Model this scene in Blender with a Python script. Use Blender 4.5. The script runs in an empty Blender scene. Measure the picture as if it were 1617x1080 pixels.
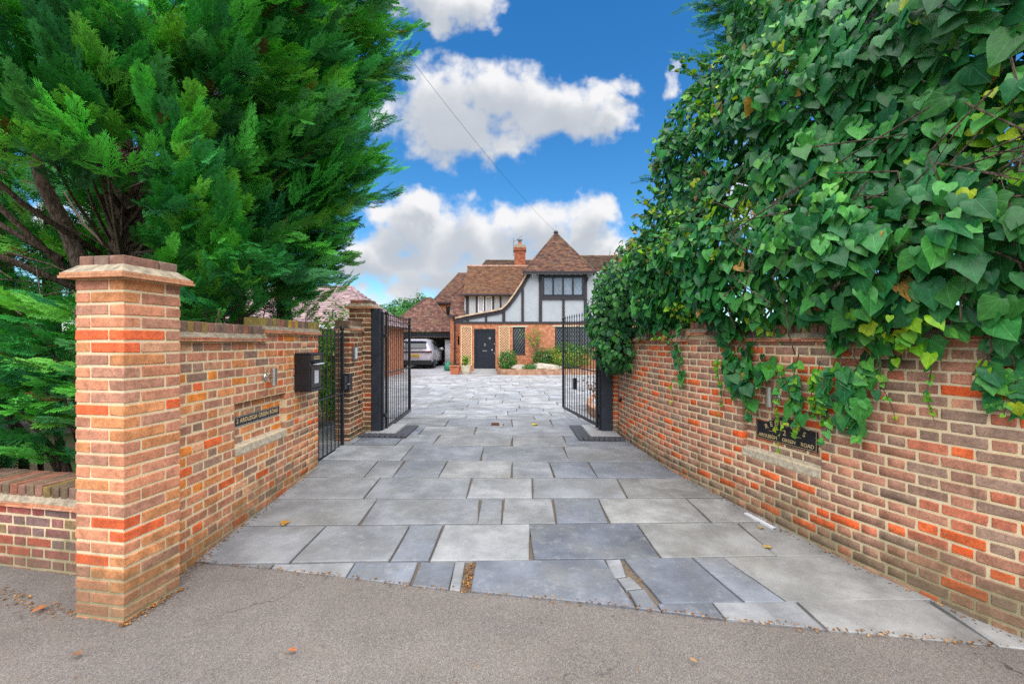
import bpy, bmesh, math, random
import numpy as np
from mathutils import Vector, Matrix

random.seed(7)
RNG = np.random.default_rng(7)
sc = bpy.context.scene
COL = sc.collection
R = math.radians

# ------------------------------------------------------------------ camera
cam_d = bpy.data.cameras.new('camera')
cam = bpy.data.objects.new('camera', cam_d)
COL.objects.link(cam)
cam.location = (0.0, 0.0, 1.6)
cam.rotation_euler = (R(90), 0, 0)
cam_d.sensor_width = 36.0
cam_d.lens = 16.0
cam_d.clip_start = 0.05
cam_d.clip_end = 3000.0
sc.camera = cam

# ------------------------------------------------------------------ light and exposure
SUN_EL, SUN_AZ = R(67), R(174)          # azimuth measured clockwise from +Y (view direction)
sun_d = bpy.data.lights.new('sun', 'SUN')
sun_d.energy = 1.5
sun_d.angle = R(105)
sun_d.color = (1.0, 0.955, 0.89)
sun = bpy.data.objects.new('sun', sun_d)
COL.objects.link(sun)
sd = Vector((math.sin(SUN_AZ) * math.cos(SUN_EL), math.cos(SUN_AZ) * math.cos(SUN_EL), math.sin(SUN_EL)))
sun.rotation_euler = sd.to_track_quat('Z', 'Y').to_euler()
sun.location = (0, -5, 12)
sc.view_settings.view_transform = 'Standard'
sc.view_settings.look = 'None'
sc.view_settings.exposure = 2.38
sc.view_settings.gamma = 1.0
sc.view_settings.use_curve_mapping = False
sc.cycles.use_denoising = False
sc.cycles.use_adaptive_sampling = False
sc.cycles.adaptive_threshold = 0.015
sc.cycles.max_bounces = 4
sc.cycles.diffuse_bounces = 2
sc.cycles.glossy_bounces = 2
sc.cycles.transmission_bounces = 4
sc.cycles.caustics_reflective = False
sc.cycles.caustics_refractive = False


# ------------------------------------------------------------------ node helper
class G:
    def __init__(self, nt):
        self.nt = nt
    def n(self, typ, ins=None, **props):
        nd = self.nt.nodes.new('ShaderNode' + typ)
        for k, v in props.items():
            setattr(nd, k, v)
        for k, v in (ins or {}).items():
            s = nd.inputs[k]
            if isinstance(v, bpy.types.NodeSocket):
                self.nt.links.new(v, s)
            else:
                s.default_value = v
        return nd
    def m(self, op, a, b=None, c=None, clamp=False):
        ins = {0: a}
        if b is not None: ins[1] = b
        if c is not None: ins[2] = c
        return self.n('Math', ins, operation=op, use_clamp=clamp).outputs[0]
    def mix(self, f, a, b, blend='MIX'):
        def c4(v): return (*v, 1) if isinstance(v, (tuple, list)) and len(v) == 3 else v
        return self.n('Mix', {0: f, 6: c4(a), 7: c4(b)}, data_type='RGBA', blend_type=blend).outputs[2]
    def noise(self, vec, scale, detail=4, rough=0.55, out=0, dim='3D'):
        return self.n('TexNoise', {'Vector': vec, 'Scale': scale, 'Detail': detail, 'Roughness': rough}, noise_dimensions=dim).outputs[out]
    def step(self, v, lo, hi, a=0.0, b=1.0, smooth=True):
        return self.n('MapRange', {0: v, 1: lo, 2: hi, 3: a, 4: b}, interpolation_type='SMOOTHSTEP' if smooth else 'LINEAR').outputs[0]


# ------------------------------------------------------------------ world: Nishita sky with cumulus
W = bpy.data.worlds.new('World')
sc.world = W
W.use_nodes = True
wt = W.node_tree
wt.nodes.clear()
g = G(wt)
sky = g.n('TexSky', sky_type='NISHITA', sun_disc=False, sun_elevation=SUN_EL, sun_rotation=SUN_AZ,
          altitude=0.0, air_density=1.0, dust_density=0.0, ozone_density=4.0)
SKY_STRENGTH = 0.05
skyc = g.n('HueSaturation', {'Hue': 0.5, 'Saturation': 1.30, 'Value': 0.70, 'Fac': 1.0, 'Color': sky.outputs[0]}).outputs[0]
skyc = g.mix(1.0, skyc, (0.85, 1.0, 1.0), 'MULTIPLY')
dirv = g.n('TexCoord').outputs['Generated']
sx = g.n('SeparateXYZ', {0: dirv})
X_, Y_, Z_ = sx.outputs
ys = g.m('MAXIMUM', Y_, 0.08)
U_ = g.m('DIVIDE', X_, ys)
V_ = g.m('DIVIDE', Z_, ys)
# each cumulus heap: centre and radii as tangents of the viewing angles
CL = [(-0.02, 0.535, 0.17, 0.085), (0.10, 0.505, 0.17, 0.075), (-0.13, 0.50, 0.16, 0.125), (-0.07, 0.45, 0.12, 0.05), (0.22, 0.495, 0.075, 0.05),
      (-0.12, 0.735, 0.10, 0.06), (-0.19, 0.76, 0.08, 0.06),
      (0.352, 0.57, 0.034, 0.048, .45), (0.255, 0.56, 0.045, 0.030, .45),
      (-0.22, 0.245, 0.10, 0.085), (-0.09, 0.235, 0.13, 0.075), (0.05, 0.245, 0.13, 0.075), (0.17, 0.255, 0.055, 0.075), (-0.205, 0.285, 0.03, 0.045),
      (-0.05, 0.165, 0.30, 0.085), (-0.30, 0.185, 0.12, 0.06), (0.20, 0.185, 0.14, 0.07), (-0.24, 0.105, 0.10, 0.03), (-0.34, 0.09, 0.06, 0.04), (-0.11, 0.12, 0.14, 0.04),
      (-0.7, 0.62, 0.2, 0.1), (0.75, 0.35, 0.3, 0.12), (-0.8, 0.25, 0.3, 0.09), (0.62, 0.66, 0.12, 0.06)]
grp = bpy.data.node_groups.new('cumulus', 'ShaderNodeTree')
for nm, io in (('u', 'INPUT'), ('v', 'INPUT'), ('d', 'OUTPUT'), ('smooth', 'OUTPUT')):
    grp.interface.new_socket(nm, in_out=io, socket_type='NodeSocketFloat')
gg = G(grp)
gi = gg.n('CombineXYZ')
gin = grp.nodes.new('NodeGroupInput'); gout = grp.nodes.new('NodeGroupOutput')
grp.links.new(gin.outputs[0], gi.inputs[0]); grp.links.new(gin.outputs[1], gi.inputs[1])
warp = gg.noise(gi.outputs[0], 9.0, 4, 0.55, out=1, dim='2D')
wsub = gg.n('VectorMath', {0: warp, 1: (0.5, 0.5, 0.5)}, operation='SUBTRACT').outputs[0]
wv = gg.n('VectorMath', {0: wsub, 1: gi.outputs[0], 2: gi.outputs[0]}, operation='MULTIPLY_ADD')
grp.links.new(gi.outputs[0], wv.inputs[2]); wv.inputs[1].default_value = (0.13, 0.10, 0)
for l in list(wv.inputs[1].links): grp.links.remove(l)
ws = gg.n('SeparateXYZ', {0: wv.outputs[0]})
acc = None
for (cu, cv, ru, rv, *wt_) in CL:
    du = gg.m('MULTIPLY', gg.m('SUBTRACT', ws.outputs[0], cu), 1 / ru)
    dv = gg.m('MULTIPLY', gg.m('SUBTRACT', ws.outputs[1], cv), 1 / rv)
    d = gg.m('SUBTRACT', wt_[0] if wt_ else 1.0, gg.m('ADD', gg.m('MULTIPLY', du, du), gg.m('MULTIPLY', dv, dv)))
    acc = d if acc is None else gg.m('SMOOTH_MAX', acc, d, 0.25)
fb = gg.noise(gi.outputs[0], 15.0, 5, 0.52, dim='2D')
grp.links.new(gg.m('MINIMUM', acc, 1.2), gout.inputs[1])
acc = gg.m('ADD', gg.m('MINIMUM', acc, 1.2), gg.m('MULTIPLY', gg.m('SUBTRACT', fb, 0.50), 2.2))
grp.links.new(acc, gout.inputs[0])
def cum(u, v):
    nd = wt.nodes.new('ShaderNodeGroup'); nd.node_tree = grp
    wt.links.new(u, nd.inputs[0]); wt.links.new(v, nd.inputs[1])
    return nd.outputs
d0 = cum(U_, V_)[0]
d1 = cum(g.m('ADD', U_, 0.012), g.m('ADD', V_, 0.042))[1]
front = g.m('MULTIPLY', g.step(g.m('ABSOLUTE', U_), 1.7, 1.25), g.m('MULTIPLY', g.step(Y_, 0.1, 0.3), g.step(V_, 1.3, 0.9)))
# the rest of the sky: same kind of broken cumulus
zz = g.m('ADD', g.m('MAXIMUM', Z_, 0.0), 0.22)
pc = g.n('CombineXYZ', {0: g.m('DIVIDE', X_, zz), 1: g.m('DIVIDE', Y_, zz), 2: 3.7}).outputs[0]
gen = g.m('MULTIPLY', g.m('SUBTRACT', g.noise(pc, 1.1, 5, 0.55), 0.50), 5.0)
gen2 = g.m('MULTIPLY', g.m('SUBTRACT', g.noise(pc, 1.3, 4, 0.5), 0.5), 5.0)
dd = g.mix(front, gen, d0)
ds = g.mix(front, gen2, d1)
cover = g.step(dd, -0.22, 0.80)
shade = g.step(ds, -0.15, 1.1)
soft = g.noise(g.n('CombineXYZ', {0: U_, 1: V_, 2: 0.0}).outputs[0], 9.0, 3, 0.5)
shade = g.m('ADD', shade, g.m('MULTIPLY', g.m('SUBTRACT', soft, 0.5), 0.45), clamp=True)
CLW = 3.6
cloudc = g.mix(shade, (CLW, CLW, CLW * 1.015), (CLW * 0.57, CLW * 0.62, CLW * 0.69))
cover = g.m('MULTIPLY', cover, g.step(Z_, -0.02, 0.04))
finalc = g.mix(cover, skyc, cloudc)
bg = g.n('Background', {'Color': finalc, 'Strength': SKY_STRENGTH})
wo = wt.nodes.new('ShaderNodeOutputWorld')
wt.links.new(bg.outputs[0], wo.inputs[0])
W.cycles.sampling_method = 'MANUAL'
W.cycles.sample_map_resolution = 512


# ------------------------------------------------------------------ mesh helpers
def tag(o, label=None, cat=None, group=None, kind=None):
    if label: o['label'] = label
    if cat: o['category'] = cat
    if group: o['group'] = group
    if kind: o['kind'] = kind
    return o

def link(name, me, parent=None, loc=None, rotz=0.0):
    o = bpy.data.objects.new(name, me)
    COL.objects.link(o)
    if parent is not None: o.parent = parent
    if loc is not None: o.location = loc
    if rotz: o.rotation_euler = (0, 0, rotz)
    return o

def thing(name, label, cat, loc=(0, 0, 0), rotz=0.0, group=None):
    o = link(name, None, None, loc, rotz)
    o.empty_display_size = 0.1
    return tag(o, label, cat, group)

class MB:
    def __init__(self):
        self.v = []; self.f = []; self.c = []
    def add(self, vs, fs, col=None):
        b = len(self.v)
        self.v += [tuple(p) for p in vs]
        self.f += [tuple(i + b for i in f) for f in fs]
        self.c += [col] * len(fs)
        return self
    def box(self, x0, x1, y0, y1, z0, z1, col=None, M=None):
        vs = [(x0, y0, z0), (x1, y0, z0), (x1, y1, z0), (x0, y1, z0), (x0, y0, z1), (x1, y0, z1), (x1, y1, z1), (x0, y1, z1)]
        if M is not None: vs = [M @ Vector(p) for p in vs]
        return self.add(vs, [(3, 2, 1, 0), (4, 5, 6, 7), (0, 1, 5, 4), (1, 2, 6, 5), (2, 3, 7, 6), (3, 0, 4, 7)], col)
    def prism(self, pts, vec, col=None):
        n = len(pts); vec = Vector(vec)
        a = [Vector(p) for p in pts]; b = [p + vec for p in a]
        return self.add(a + b, [tuple(range(n))[::-1], tuple(range(n, 2 * n))] + [(i, (i + 1) % n, (i + 1) % n + n, i + n) for i in range(n)], col)
    def bar(self, p, q, w, h=None, col=None, up=(0, 0, 1)):
        p, q = Vector(p), Vector(q); d = (q - p).normalized()
        h = w if h is None else h
        s = d.cross(Vector(up))
        if s.length < 1e-4: s = d.cross(Vector((1, 0, 0)))
        s.normalize(); t = s.cross(d)
        s *= w / 2; t *= h / 2
        return self.prism([p - s - t, p + s - t, p + s + t, p - s + t], q - p, col)
    def tube(self, pts, r, n=8, col=None, cap=True):
        pts = [Vector(p) for p in pts]
        rs = r if isinstance(r, (list, tuple)) else [r] * len(pts)
        rings = []
        for i, p in enumerate(pts):
            d = (pts[min(i + 1, len(pts) - 1)] - pts[max(i - 1, 0)]).normalized()
            s = d.cross(Vector((0, 0, 1)))
            if s.length < 0.05: s = d.cross(Vector((0, 1, 0)))
            s.normalize(); t = s.cross(d)
            rings += [p + (s * math.cos(2 * math.pi * k / n) + t * math.sin(2 * math.pi * k / n)) * rs[i] for k in range(n)]
        fs = []
        for i in range(len(pts) - 1):
            for k in range(n):
                a = i * n + k; b = i * n + (k + 1) % n
                fs.append((a, b, b + n, a + n))
        if cap: fs += [tuple(range(n))[::-1], tuple(range((len(pts) - 1) * n, len(pts) * n))]
        return self.add(rings, fs, col)
    def lathe(self, prof, c=(0, 0, 0), n=16, col=None, M=None):
        vs = []
        for (r, z) in prof:
            vs += [Vector((r * math.cos(2 * math.pi * k / n), r * math.sin(2 * math.pi * k / n), z)) for k in range(n)]
        if M is not None: vs = [M @ p for p in vs]
        vs = [p + Vector(c) for p in vs]
        fs = []
        for i in range(len(prof) - 1):
            for k in range(n):
                a = i * n + k; b = i * n + (k + 1) % n
                fs.append((a, b, b + n, a + n))
        fs += [tuple(range(n))[::-1], tuple(range((len(prof) - 1) * n, len(prof) * n))]
        return self.add(vs, fs, col)
    def mesh(self, name, mat, smooth=False, bevel=0.0):
        me = bpy.data.meshes.new(name)
        me.from_pydata(self.v, [], self.f)
        if any(c is not None for c in self.c):
            at = me.color_attributes.new('Col', 'FLOAT_COLOR', 'CORNER')
            arr = []
            for c, f in zip(self.c, self.f):
                c = c or (0.5, 0.5, 0.5)
                arr += [c[0], c[1], c[2], 1.0] * len(f)
            at.data.foreach_set('color', arr)
        if bevel:
            bm = bmesh.new(); bm.from_mesh(me)
            bmesh.ops.bevel(bm, geom=list(bm.edges), offset=bevel, segments=2, affect='EDGES', profile=0.5, clamp_overlap=True)
            bm.to_mesh(me); bm.free()
        if mat: me.materials.append(mat)
        if smooth: me.shade_smooth()
        me.update()
        return me
    def build(self, name, mat, parent=None, smooth=False, loc=None, rotz=0.0, bevel=0.0):
        return link(name, self.mesh(name, mat, smooth, bevel), parent, loc, rotz)

def np_mesh(name, V, F, mat, col=None, uv=None, smooth=False):
    me = bpy.data.meshes.new(name)
    V = np.ascontiguousarray(V, dtype=np.float32); F = np.ascontiguousarray(F, dtype=np.int32)
    k = F.shape[1]
    me.vertices.add(len(V)); me.vertices.foreach_set('co', V.ravel())
    me.loops.add(F.size); me.loops.foreach_set('vertex_index', F.ravel())
    me.polygons.add(len(F)); me.polygons.foreach_set('loop_start', np.arange(0, F.size, k, dtype=np.int32))
    if col is not None:
        at = me.color_attributes.new('Col', 'FLOAT_COLOR', 'POINT')
        c = np.ones((len(V), 4), np.float32); c[:, :3] = col
        at.data.foreach_set('color', c.ravel())
    if uv is not None:
        ul = me.uv_layers.new(name='leaf')
        ul.data.foreach_set('uv', np.ascontiguousarray(uv[F.ravel()], dtype=np.float32).ravel())
    me.update(calc_edges=True)
    if smooth: me.shade_smooth()
    me.materials.append(mat)
    return me

def scatter(bv, bf, A, P, cols=None, bcol=None, buv=None):
    """bv (n,3), bf (m,k), A (N,3,3) columns are axes, P (N,3)"""
    N, n = len(P), len(bv)
    V = np.einsum('nij,vj->nvi', A, bv) + P[:, None, :]
    F = bf[None] + (np.arange(N) * n)[:, None, None]
    C = None
    if cols is not None:
        C = np.repeat(cols[:, None, :], n, 1)
        if bcol is not None: C = C * bcol[None]
        C = C.reshape(-1, 3)
    UV = None if buv is None else np.tile(buv, (N, 1))
    return V.reshape(-1, 3), F.reshape(-1, bf.shape[1]), C, UV

def axes_from(t, n):
    """columns X,Y,Z with Y = tip direction t and Z close to n (arrays N,3)"""
    t = t / np.linalg.norm(t, axis=1, keepdims=True)
    x = np.cross(t, n); x /= np.maximum(np.linalg.norm(x, axis=1, keepdims=True), 1e-6)
    z = np.cross(x, t)
    return np.stack([x, t, z], axis=2)

def s2l(r, gg_, b, k=1.0):
    f = lambda c: ((c / 255 / 12.92) if c / 255 <= 0.04045 else ((c / 255 + 0.055) / 1.055) ** 2.4)
    return (f(r) * k, f(gg_) * k, f(b) * k)

def gz(x, y):
    """height of the ground"""
    ty = [-20, 2.2, 3.2, 4.5, 5.5, 7.0, 12.0, 22.0, 25.0, 32.0, 60.0]
    tz = [-0.10, -0.085, -0.06, 0.0, 0.05, 0.09, 0.08, 0.05, 0.12, 0.22, 0.22]
    b = float(np.interp(y, ty, tz))
    k = float(np.interp(y, [3.0, 5.5, 9.0, 14.0], [0.0, -0.015, -0.015, 0.0]))
    return b + k * max(-4.0, min(4.0, x))


# ------------------------------------------------------------------ materials
def newmat(name):
    m = bpy.data.materials.new(name); m.use_nodes = True
    m.node_tree.nodes.clear()
    return m, G(m.node_tree)

def finish(m, g, col, rough=0.8, bump=None, bstr=0.3, bdist=0.01, metal=0.0, spec=0.5, coat=0.0):
    ins = {'Base Color': (*col, 1) if isinstance(col, tuple) else col, 'Roughness': rough, 'Metallic': metal, 'Specular IOR Level': spec, 'Coat Weight': coat}
    if bump is not None:
        ins['Normal'] = g.n('Bump', {'Height': bump, 'Strength': bstr, 'Distance': bdist}).outputs[0]
    p = g.n('BsdfPrincipled', ins)
    o = g.n('OutputMaterial', {0: p.outputs[0]})
    return m

def worldpos(g): return g.n('NewGeometry').outputs['Position']

def mat_simple(name, col, rough=0.6, metal=0.0, spec=0.5, vary=0.12, nscale=20, bstr=0.1, coat=0.0):
    m, g = newmat(name)
    p = worldpos(g)
    n = g.noise(p, nscale, 5, 0.6)
    c = g.mix(1.0, col, g.n('CombineColor', {0: (k := g.step(n, 0.3, 0.7, 1 - vary, 1 + vary)), 1: k, 2: k}).outputs[0], 'MULTIPLY')
    rr = g.step(g.noise(p, nscale * 2.3, 4), 0.3, 0.7, max(0.02, rough - 0.08), min(1, rough + 0.08))
    return finish(m, g, c, rr, n, bstr, 0.004, metal, spec, coat)

def mat_masonry(name, src, algae=0.5, kind='brick'):
    """bricks, tiles: colour of each piece from the object or from the corner colour"""
    m, g = newmat(name)
    p = worldpos(g)
    base = g.n('ObjectInfo').outputs['Color'] if src == 'obj' else g.n('VertexColor', layer_name='Col').outputs[0]
    n1 = g.noise(p, 14, 4, 0.6); n2 = g.noise(p, 75, 4, 0.65); n3 = g.noise(p, 230, 2, 0.5)
    k = g.step(n1, 0.25, 0.75, 0.74, 1.24)
    c = g.mix(1.0, base, g.n('CombineColor', {0: k, 1: k, 2: k}).outputs[0], 'MULTIPLY')
    k2 = g.step(n2, 0.3, 0.7, 0.8, 1.18)
    c = g.mix(1.0, c, g.n('CombineColor', {0: k2, 1: k2, 2: k2}).outputs[0], 'MULTIPLY')
    # kiln-burnt patches and pale bloom
    c = g.mix(g.m('MULTIPLY', g.step(g.noise(p, 22, 3, 0.5), 0.56, 0.68), 0.2), c, (0.15, 0.105, 0.095))
    c = g.mix(g.m('MULTIPLY', g.step(g.noise(p, 31, 5, 0.7), 0.58, 0.75), 0.30), c, (0.60, 0.46, 0.38))
    pits = g.step(n3, 0.66, 0.74)
    c = g.mix(g.m('MULTIPLY', pits, 0.6), c, (0.05, 0.035, 0.03))
    if algae:
        z = g.n('SeparateXYZ', {0: p}).outputs[2]
        a = g.m('MULTIPLY', g.step(g.m('ADD', z, g.m('MULTIPLY', g.m('SUBTRACT', g.noise(p, 3.5, 5, 0.6), 0.5), 0.9)), 0.42, 0.02), algae)
        c = g.mix(a, c, (0.115, 0.105, 0.05))
    h = g.m('SUBTRACT', g.m('ADD', g.m('MULTIPLY', n2, 0.6), g.m('MULTIPLY', n1, 0.5)), g.m('MULTIPLY', pits, 0.5))
    return finish(m, g, c, 0.88, h, 0.55, 0.006, spec=0.25)

M_BRICK = mat_masonry('brick_piece', 'obj', 0.5)
M_BRICKV = mat_masonry('brick_mass', 'vtx', 0.5)

def mat_mortar():
    m, g = newmat('mortar')
    p = worldpos(g)
    n = g.noise(p, 130, 4, 0.7); n1 = g.noise(p, 6, 5, 0.6)
    c = g.mix(g.step(n1, 0.3, 0.7), (0.80, 0.60, 0.34), (0.86, 0.69, 0.45))
    c = g.mix(g.m('MULTIPLY', g.step(n, 0.55, 0.72), 0.4), c, (0.42, 0.30, 0.17))
    z = g.n('SeparateXYZ', {0: p}).outputs[2]
    a = g.step(g.m('ADD', z, g.m('MULTIPLY', g.m('SUBTRACT', g.noise(p, 3.5, 5, 0.6), 0.5), 0.9)), 0.38, 0.0)
    c = g.mix(g.m('MULTIPLY', a, 0.7), c, (0.16, 0.15, 0.075))
    return finish(m, g, c, 0.95, g.m('ADD', n, g.m('MULTIPLY', n1, 0.4)), 0.7, 0.006, spec=0.15)
M_MORTAR = mat_mortar()

def mat_flag():
    m, g = newmat('flagstone')
    p = worldpos(g)
    oi = g.n('ObjectInfo')
    off = g.n('VectorMath', {0: p, 1: g.n('CombineXYZ', {0: g.m('MULTIPLY', oi.outputs['Random'], 37.0), 1: 0.0, 2: 0.0}).outputs[0]}, operation='ADD').outputs[0]
    n1 = g.noise(off, 2.6, 6, 0.62); n2 = g.noise(off, 11, 6, 0.65); n3 = g.noise(p, 190, 3, 0.6)
    k = g.step(n1, 0.3, 0.72, 0.70, 1.22)
    c = g.mix(1.0, oi.outputs['Color'], g.n('CombineColor', {0: k, 1: k, 2: k}).outputs[0], 'MULTIPLY')
    c = g.mix(g.m('MULTIPLY', g.step(g.noise(off, 1.9, 5, 0.6), 0.48, 0.64), 0.5), c, (0.20, 0.20, 0.185))
    c = g.mix(g.m('MULTIPLY', g.step(n2, 0.52, 0.72), 0.42), c, (0.36, 0.36, 0.36))
    c = g.mix(g.m('MULTIPLY', g.step(g.noise(p, 0.9, 5, 0.6), 0.52, 0.66), 0.35), c, (0.21, 0.195, 0.16))
    c = g.mix(g.m('MULTIPLY', g.step(n3, 0.6, 0.75), 0.35), c, (0.46, 0.47, 0.48))
    c = g.mix(g.m('MULTIPLY', g.step(g.noise(p, 140, 2), 0.63, 0.7), 0.4), c, (0.06, 0.06, 0.06))
    # riven ledges
    led = g.n('TexVoronoi', {'Vector': g.n('VectorMath', {0: off, 1: g.noise(off, 3, 3, out=1)}, operation='ADD').outputs[0], 'Scale': 2.2}, feature='F1').outputs[1]
    h = g.m('ADD', g.m('MULTIPLY', g.n('RGBToBW', {0: led}).outputs[0], 0.5), g.m('ADD', g.m('MULTIPLY', n2, 0.55), g.m('MULTIPLY', n3, 0.12)))
    y_ = g.n('Mapping', {0: p, 3: (2.2, .35, 1)}).outputs[0]
    c = g.mix(g.m('MULTIPLY', g.step(g.noise(y_, 1.5, 6, 0.7), 0.5, 0.68), 0.30), c, (0.14, 0.14, 0.145))
    c = g.mix(g.m('MULTIPLY', g.step(g.noise(p, 38, 4, 0.7), 0.58, 0.72), 0.35), c, (0.12, 0.12, 0.12))
    return finish(m, g, c, g.step(n1, 0.3, 0.7, 0.5, 0.72), h, 0.8, 0.014, spec=0.35)
M_FLAG = mat_flag()

def mat_drive():
    m, g = newmat('driveway_bed')
    p = worldpos(g)
    n = g.noise(p, 60, 5, 0.7)
    c = g.mix(n, (0.09, 0.07, 0.055), (0.235, 0.185, 0.135))
    # beyond the built stones the same paving, too far away to tell apart
    br = g.n('TexBrick', {'Vector': p, 'Color1': (0.33, 0.34, 0.36, 1), 'Color2': (0.40, 0.40, 0.40, 1), 'Mortar': (0.2, 0.18, 0.16, 1), 'Scale': 1.0,
                          'Mortar Size': 0.01, 'Brick Width': 0.9, 'Row Height': 0.6}).outputs[0]
    y = g.n('SeparateXYZ', {0: p}).outputs[1]
    c = g.mix(g.m('GREATER_THAN', y, 21.4), c, br)
    return finish(m, g, c, 0.9, n, 0.6, 0.006, spec=0.2)
M_BED = mat_drive()

def mat_asphalt():
    m, g = newmat('asphalt')
    p = worldpos(g)
    v = g.n('TexVoronoi', {'Vector': p, 'Scale': 210.0}, feature='F1')
    vb = g.n('RGBToBW', {0: v.outputs[1]}).outputs[0]
    v2 = g.n('TexVoronoi', {'Vector': p, 'Scale': 420.0}, feature='F1')
    vb2 = g.n('RGBToBW', {0: v2.outputs[1]}).outputs[0]
    n1 = g.noise(p, 1.6, 6, 0.6); n2 = g.noise(p, 9, 5, 0.65)
    c = g.mix(g.step(n1, 0.3, 0.7), (0.168, 0.146, 0.128), (0.214, 0.186, 0.163))
    k = g.step(vb, 0.2, 0.8, 0.72, 1.28)
    c = g.mix(0.85, c, g.n('CombineColor', {0: k, 1: k, 2: k}).outputs[0], 'MULTIPLY')
    k = g.step(vb2, 0.2, 0.8, 0.7, 1.35)
    c = g.mix(0.8, c, g.n('CombineColor', {0: k, 1: k, 2: k}).outputs[0], 'MULTIPLY')
    c = g.mix(g.m('MULTIPLY', g.step(n2, 0.5, 0.7), 0.45), c, (0.21, 0.175, 0.14))
    c = g.mix(g.m('MULTIPLY', g.m('GREATER_THAN', vb, 0.82), 0.45), c, (0.36, 0.32, 0.29))
    # hairline cracks
    cr = g.n('TexVoronoi', {'Vector': g.n('VectorMath', {0: p, 1: g.noise(p, 2.5, 4, out=1)}, operation='ADD').outputs[0], 'Scale': 0.7}, feature='DISTANCE_TO_EDGE').outputs[0]
    crk = g.m('MULTIPLY', g.step(cr, 0.011, 0.002), g.step(g.noise(p, 1.1, 2), 0.48, 0.6))
    c = g.mix(g.m('MULTIPLY', crk, 0.75), c, (0.035, 0.03, 0.028))
    h = g.m('SUBTRACT', g.m('ADD', v.outputs[0], g.m('MULTIPLY', n2, 0.3)), crk)
    return finish(m, g, c, 0.92, h, 0.7, 0.005, spec=0.2)
M_ASPHALT = mat_asphalt()

def mat_ground():
    m, g = newmat('garden_soil')
    p = worldpos(g)
    n = g.noise(p, 12, 6, 0.65); n2 = g.noise(p, 1.1, 4)
    c = g.mix(n, (0.045, 0.035, 0.022), (0.10, 0.08, 0.05))
    c = g.mix(g.step(n2, 0.45, 0.6), c, (0.05, 0.085, 0.025))
    return finish(m, g, c, 0.95, n, 0.6, 0.02, spec=0.1)
M_GROUND = mat_ground()

def mat_leaf(name, veins=False, trans=0.28, rough=0.38, spec=0.45, src='vtx'):
    m, g = newmat(name)
    p = worldpos(g)
    base = g.n('ObjectInfo').outputs['Color'] if src == 'obj' else g.n('VertexColor', layer_name='Col').outputs[0]
    n = g.noise(p, 30, 3, 0.6)
    k = g.step(n, 0.3, 0.7, 0.82, 1.18)
    c = g.mix(1.0, base, g.n('CombineColor', {0: k, 1: k, 2: k}).outputs[0], 'MULTIPLY')
    h = n
    if veins:
        uv = g.n('SeparateXYZ', {0: g.n('UVMap', uv_map='leaf').outputs[0]})
        ax = g.m('ABSOLUTE', uv.outputs[0]); yy = uv.outputs[1]
        ang = g.m('ARCTAN2', ax, yy)
        rad = g.m('SQRT', g.m('ADD', g.m('MULTIPLY', ax, ax), g.m('MULTIPLY', yy, yy)))
        vv = None
        for a0, w in ((0.0, 0.016), (0.62, 0.012), (1.25, 0.012)):
            d = g.m('MULTIPLY', g.m('ABSOLUTE', g.m('SUBTRACT', ang, a0)), rad)
            q = g.step(d, w * 1.6, w * 0.3)
            vv = q if vv is None else g.m('MAXIMUM', vv, q)
        # fine side veins off the midrib
        sv = g.m('ABSOLUTE', g.m('SINE', g.m('MULTIPLY', g.m('SUBTRACT', yy, g.m('MULTIPLY', ax, 0.8)), 21.0)))
        vv = g.m('MAXIMUM', vv, g.m('MULTIPLY', g.step(sv, 0.16, 0.04), 0.4))
        c = g.mix(g.m('MULTIPLY', vv, 0.42), c, g.mix(1.0, c, (2.6, 2.1, 2.4), 'MULTIPLY'))
        h = g.m('SUBTRACT', g.m('MULTIPLY', n, 0.5), g.m('MULTIPLY', vv, 0.7))
    nrm = g.n('Bump', {'Height': h, 'Strength': 0.35, 'Distance': 0.004}).outputs[0]
    pb = g.n('BsdfPrincipled', {'Base Color': c, 'Roughness': rough, 'Specular IOR Level': spec, 'Normal': nrm})
    tc = g.mix(1.0, c, (1.25, 1.35, 0.55), 'MULTIPLY')
    tr = g.n('BsdfTranslucent', {'Color': tc})
    mx = g.n('MixShader', {0: trans, 1: pb.outputs[0], 2: tr.outputs[0]})
    g.n('OutputMaterial', {0: mx.outputs[0]})
    return m
M_IVY = mat_leaf('ivy_leaf', True, 0.20, 0.38, 0.38)
M_IVYO = mat_leaf('ivy_leaf_single', True, 0.20, 0.38, 0.38, 'obj')
M_CONIF = mat_leaf('conifer_spray', False, 0.22, 0.55, 0.25)
M_BUSH = mat_leaf('bush_leaf', False, 0.28, 0.45, 0.35)

def mat_bark():
    m, g = newmat('bark')
    p = g.n('Mapping', {0: worldpos(g), 3: (1, 1, 0.16)}).outputs[0]
    n = g.noise(p, 55, 6, 0.7)
    c = g.mix(g.step(n, 0.35, 0.65), (0.055, 0.036, 0.026), (0.23, 0.165, 0.125))
    return finish(m, g, c, 0.95, n, 1.0, 0.02, spec=0.1)
M_BARK = mat_bark()

def mat_tile():
    m, g = newmat('roof_tile')
    p = worldpos(g)
    base = g.n('VertexColor', layer_name='Col').outputs[0]
    n = g.noise(p, 5, 5, 0.65); n2 = g.noise(p, 1.3, 4, 0.6)
    k = g.step(n, 0.3, 0.7, 0.72, 1.25)
    c = g.mix(1.0, base, g.n('CombineColor', {0: k, 1: k, 2: k}).outputs[0], 'MULTIPLY')
    c = g.mix(g.m('MULTIPLY', g.step(n2, 0.5, 0.72), 0.4), c, (0.16, 0.13, 0.07))
    return finish(m, g, c, 0.9, n, 0.4, 0.02, spec=0.2)
M_TILE = mat_tile()

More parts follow.
